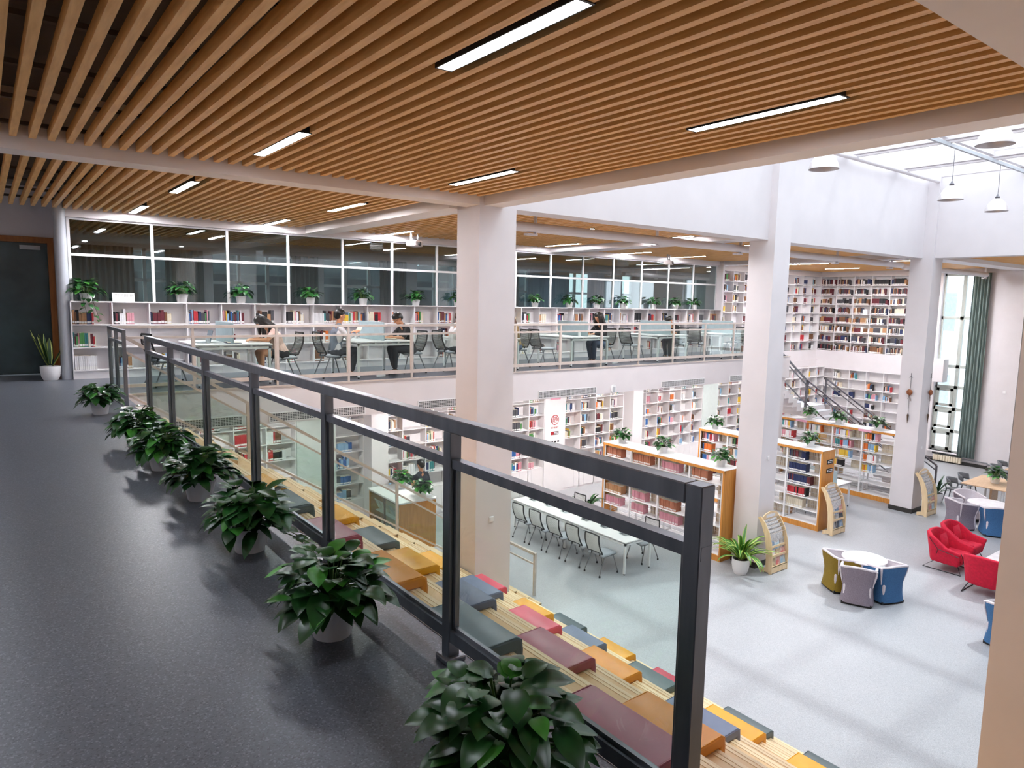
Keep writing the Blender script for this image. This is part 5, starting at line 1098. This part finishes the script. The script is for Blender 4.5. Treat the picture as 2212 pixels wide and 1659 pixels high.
    # legs
    for s in (1, -1):
        if stand: kn = Vector((0.02, s*0.10, 0.50)); an = Vector((-0.02, s*0.10, 0.09)); h0 = Vector((0.0, s*0.09, 0.88))
        else: kn = Vector((0.43, s*0.13 if s > 0 else s*0.10, 0.54)); an = Vector((0.36 + 0.06*s, s*0.12, 0.10)); h0 = hip + Vector((0.02, s*0.09, -0.02))
        if shorts:
            m_ = h0.lerp(kn, 0.45); S(h0, 0.100, m_, 0.092, 'legs'); S(m_, 0.080, kn, 0.058, 'skin'); S(kn, 0.058, kn.lerp(an, 0.35), 0.056, 'skin'); S(kn.lerp(an, 0.35), 0.055, an, 0.036, 'skin')
        else:
            e = kn.lerp(an, 0.86); S(h0, 0.100, kn, 0.068, 'legs'); S(kn, 0.068, kn.lerp(an, 0.4), 0.066, 'legs'); S(kn.lerp(an, 0.4), 0.066, e, 0.056, 'legs'); S(e, 0.036, an, 0.034, 'skin')
        S(an - Vector((0.035, 0, 0.045)), 0.042, an + Vector((0.03, 0, -0.045)), 0.042, 'shoe'); S(an + Vector((0.0, 0, -0.055)), 0.040, an + Vector((0.15, s*0.015, -0.065)), 0.034, 'shoe')
    mb = MB()
    for a, ra_, b, rb_, g in segs: cap(mb, a, ra_, b, rb_)
    o = mb.build('body_raw', SKIN, fix=False); rmod = o.modifiers.new('r', 'REMESH'); rmod.mode = 'VOXEL'; rmod.voxel_size = 0.0085
    sm = o.modifiers.new('s', 'SMOOTH'); sm.factor = 0.5; sm.iterations = 3
    me = evaluated(o); bpy.data.objects.remove(o); me.name = 'body'
    me.materials.clear(); RG = ['skin', 'top', 'legs', 'shoe', 'vest']; CM = {'skin': SKIN, 'top': top, 'legs': legs, 'shoe': shoe, 'vest': vest or top}
    for g in RG: me.materials.append(CM[g])
    idx = []
    nkz = nk.z
    for p in me.polygons:
        c = p.center; best = 9; reg = 'skin'
        for a, ra_, b, rb_, g in segs:
            ab = b - a; u = max(0, min(1, (c - a).dot(ab) / ab.length_squared)); d = (c - a - ab*u).length - (ra_ + (rb_ - ra_)*u)
            if d < best: best = d; reg = g
        if vest and reg == 'top' and abs(c.y) < 0.155 and c.z > hz + 0.02: reg = 'vest'
        idx.append(RG.index(reg))
    me.polygons.foreach_set('material_index', idx); me.polygons.foreach_set('use_smooth', [True]*len(me.polygons))
    body = bpy.data.objects.new('body', me); COL.objects.link(body); body.parent = t
    def blob(name, sg, m, vox=0.012, it=4):
        q = MB()
        for a, ra_, b, rb_ in sg: cap(q, a, ra_, b, rb_)
        r = q.build(name, m, fix=False); z = r.modifiers.new('r', 'REMESH'); z.mode = 'VOXEL'; z.voxel_size = vox; w = r.modifiers.new('s', 'SMOOTH'); w.factor = 0.5; w.iterations = it
        mm = evaluated(r); bpy.data.objects.remove(r); mm.name = name; mm.polygons.foreach_set('use_smooth', [True]*len(mm.polygons))
        k = bpy.data.objects.new(name, mm); COL.objects.link(k); k.parent = t; return k
    hm = hairm or HAIR
    hs = [(H(-0.03, 0, 0.050), 0.098, H(0.0, 0, 0.062), 0.094), (H(-0.055, 0, 0.0), 0.078, H(-0.05, 0, 0.04), 0.085), (H(0.035, -0.045, 0.098), 0.036, H(0.035, 0.045, 0.098), 0.036), (H(0.062, -0.04, 0.080), 0.022, H(0.062, 0.04, 0.080), 0.022)]
    for s in (1, -1): hs.append((H(-0.005, s*0.072, 0.06), 0.035, H(-0.02, s*0.080, 0.03), 0.022))
    if hair == 'long':
        for s in (-1, -0.5, 0, 0.5, 1):
            a = H(-0.06, s*0.065, 0.04); b = nk + Vector((-0.035, s*0.085, 0.05)); c = nk + Vector((-0.03 - 0.10*math.cos(lean), s*0.10, -0.13 + 0.03*abs(s)))
            hs += [(a, 0.062, b, 0.060), (b, 0.058, c, 0.034)]
        for s in (-1, 1):
            a = H(0.03, s*0.082, 0.065); b = H(0.045, s*0.094, -0.01); c = Vector((b.x - 0.02, b.y + s*0.012, b.z - 0.24))
            hs += [(a, 0.036, b, 0.038), (b, 0.040, b.lerp(c, 0.5), 0.036), (b.lerp(c, 0.5), 0.036, c, 0.018), (H(-0.01, s*0.09, 0.03), 0.04, nk + Vector((0.02, s*0.11, 0.06)), 0.045), (nk + Vector((0.02, s*0.11, 0.06)), 0.045, nk + Vector((0.05, s*0.12, -0.12)), 0.028)]
    else: hs.append((H(-0.085, 0, -0.02), 0.030, H(-0.075, 0, -0.045), 0.022))
    blob('hair', hs, hm)
    for s in (1, -1): MB().ell(H(0.083, s*0.033, 0.018), (0.006, 0.012, 0.007)).build('eye', EYE, t, smooth=True)
    MB().ell(H(0.090, 0, -0.047), (0.005, 0.022, 0.005)).build('mouth', LIP, t, smooth=True)
    if glasses:
        g = MB()
        for s in (1, -1): g.tube([H(0.096 + 0*math.cos(a), s*0.034 + 0.024*math.cos(a), 0.016 + 0.019*math.sin(a)) for a in [2*PI*i/12 for i in range(13)]], 0.0028, 5); g.tube([H(0.094, s*0.058, 0.02), H(-0.01, s*0.096, 0.018)], 0.0025, 5)
        g.tube([H(0.098, -0.011, 0.02), H(0.098, 0.011, 0.02)], 0.0025, 5); g.build('glasses', BLACK, t)
    return t, nk, hd
def cloth(n, c): return mat('cloth_' + n, c, 0.85, var=0.08, scale=14, bump=0.15)
WSH = mat('white_shoe', '#E4E2DE', 0.5); BSH = mat('black_shoe', '#2A2A2C', 0.5, var=0.1)
DTR = cloth('dark_trouser', '#33363D'); JEAN = cloth('jeans', '#4A5A74'); GTR = cloth('grey_trouser', '#7B7F86'); BTEE = cloth('black_tee', '#17171A')
person('person with long black hair in a pale pink top, bent over a desk, facing away', (4.58, 13.42, 0), PI, cloth('pale_pink', '#D8B8AA'), cloth('black_shorts', '#1E1E20'), WSH, lean=0.42, head=0.95, hair='long', shorts=True, sleeve=0.3)
person('person in a grey vest over a white shirt, sitting upright and reading', (5.66, 13.42, 0), 0, cloth('white_shirt', '#D9D5D6'), DTR, WSH, lean=0.16, head=0.18, vest=cloth('grey_vest', '#6E7480'), arms='hold', sleeve=0.75)
person('person with glasses in a black T-shirt and dark trousers, head bowed over a book', (7.40, 13.45, 0), PI, BTEE, DTR, BSH, lean=0.30, head=0.70, glasses=True)
person('person in a white shirt half hidden by the tan column on its near side', (8.50, 13.45, 0), 0, cloth('white_shirt', '#D9D5D6'), DTR, WSH, lean=0.22, head=0.4, sleeve=0.75, hairm=HAIRB)
person('person with brown hair in a mustard top, half hidden just past the tan column', (10.33, 13.45, 0), PI, cloth('mustard', '#8F7446'), JEAN, BSH, lean=0.26, head=0.5, hairm=HAIRB, hair='long', sleeve=0.75)
person('person with long black hair in a black top and jeans, reading at a desk', (13.28, 13.45, 0), PI, BTEE, JEAN, BSH, lean=0.18, head=0.45, hair='long', sleeve=0.75)
person('person in a black T-shirt and grey trousers, bowed over a desk near the second column', (16.38, 13.5, 0), PI, BTEE, GTR, WSH, lean=0.40, head=0.85)
person('person standing in a dark T-shirt, reaching to the wall bookcase', (8.72, 15.18, ZL), PI/2 + 0.2, cloth('navy_tee', '#22252E'), DTR, BSH, stand=True, lean=0.05, head=0.15, arms='reach')
t = thing('open_book', 'small white book held up by the person in the grey vest', 'book', (6.22, 13.42, 0.99), 0)
MB().obox((0, 0.055, 0), (0.008, 0.11, 0.16), Matrix.Rotation(0.5, 3, 'Y') @ Matrix.Rotation(0.25, 3, 'Z')).obox((0, -0.055, 0), (0.008, 0.11, 0.16), Matrix.Rotation(0.5, 3, 'Y') @ Matrix.Rotation(-0.25, 3, 'Z')).build('pages', PAGES, t)
# tidy: drop prototypes that were never placed
for o in list(COL.objects):
    if o.type == 'EMPTY' and o.parent is None and o.get('label') == '':
        for c in list(o.children_recursive): bpy.data.objects.remove(c)
        bpy.data.objects.remove(o)
    elif '_used' in o.keys(): del o['_used']
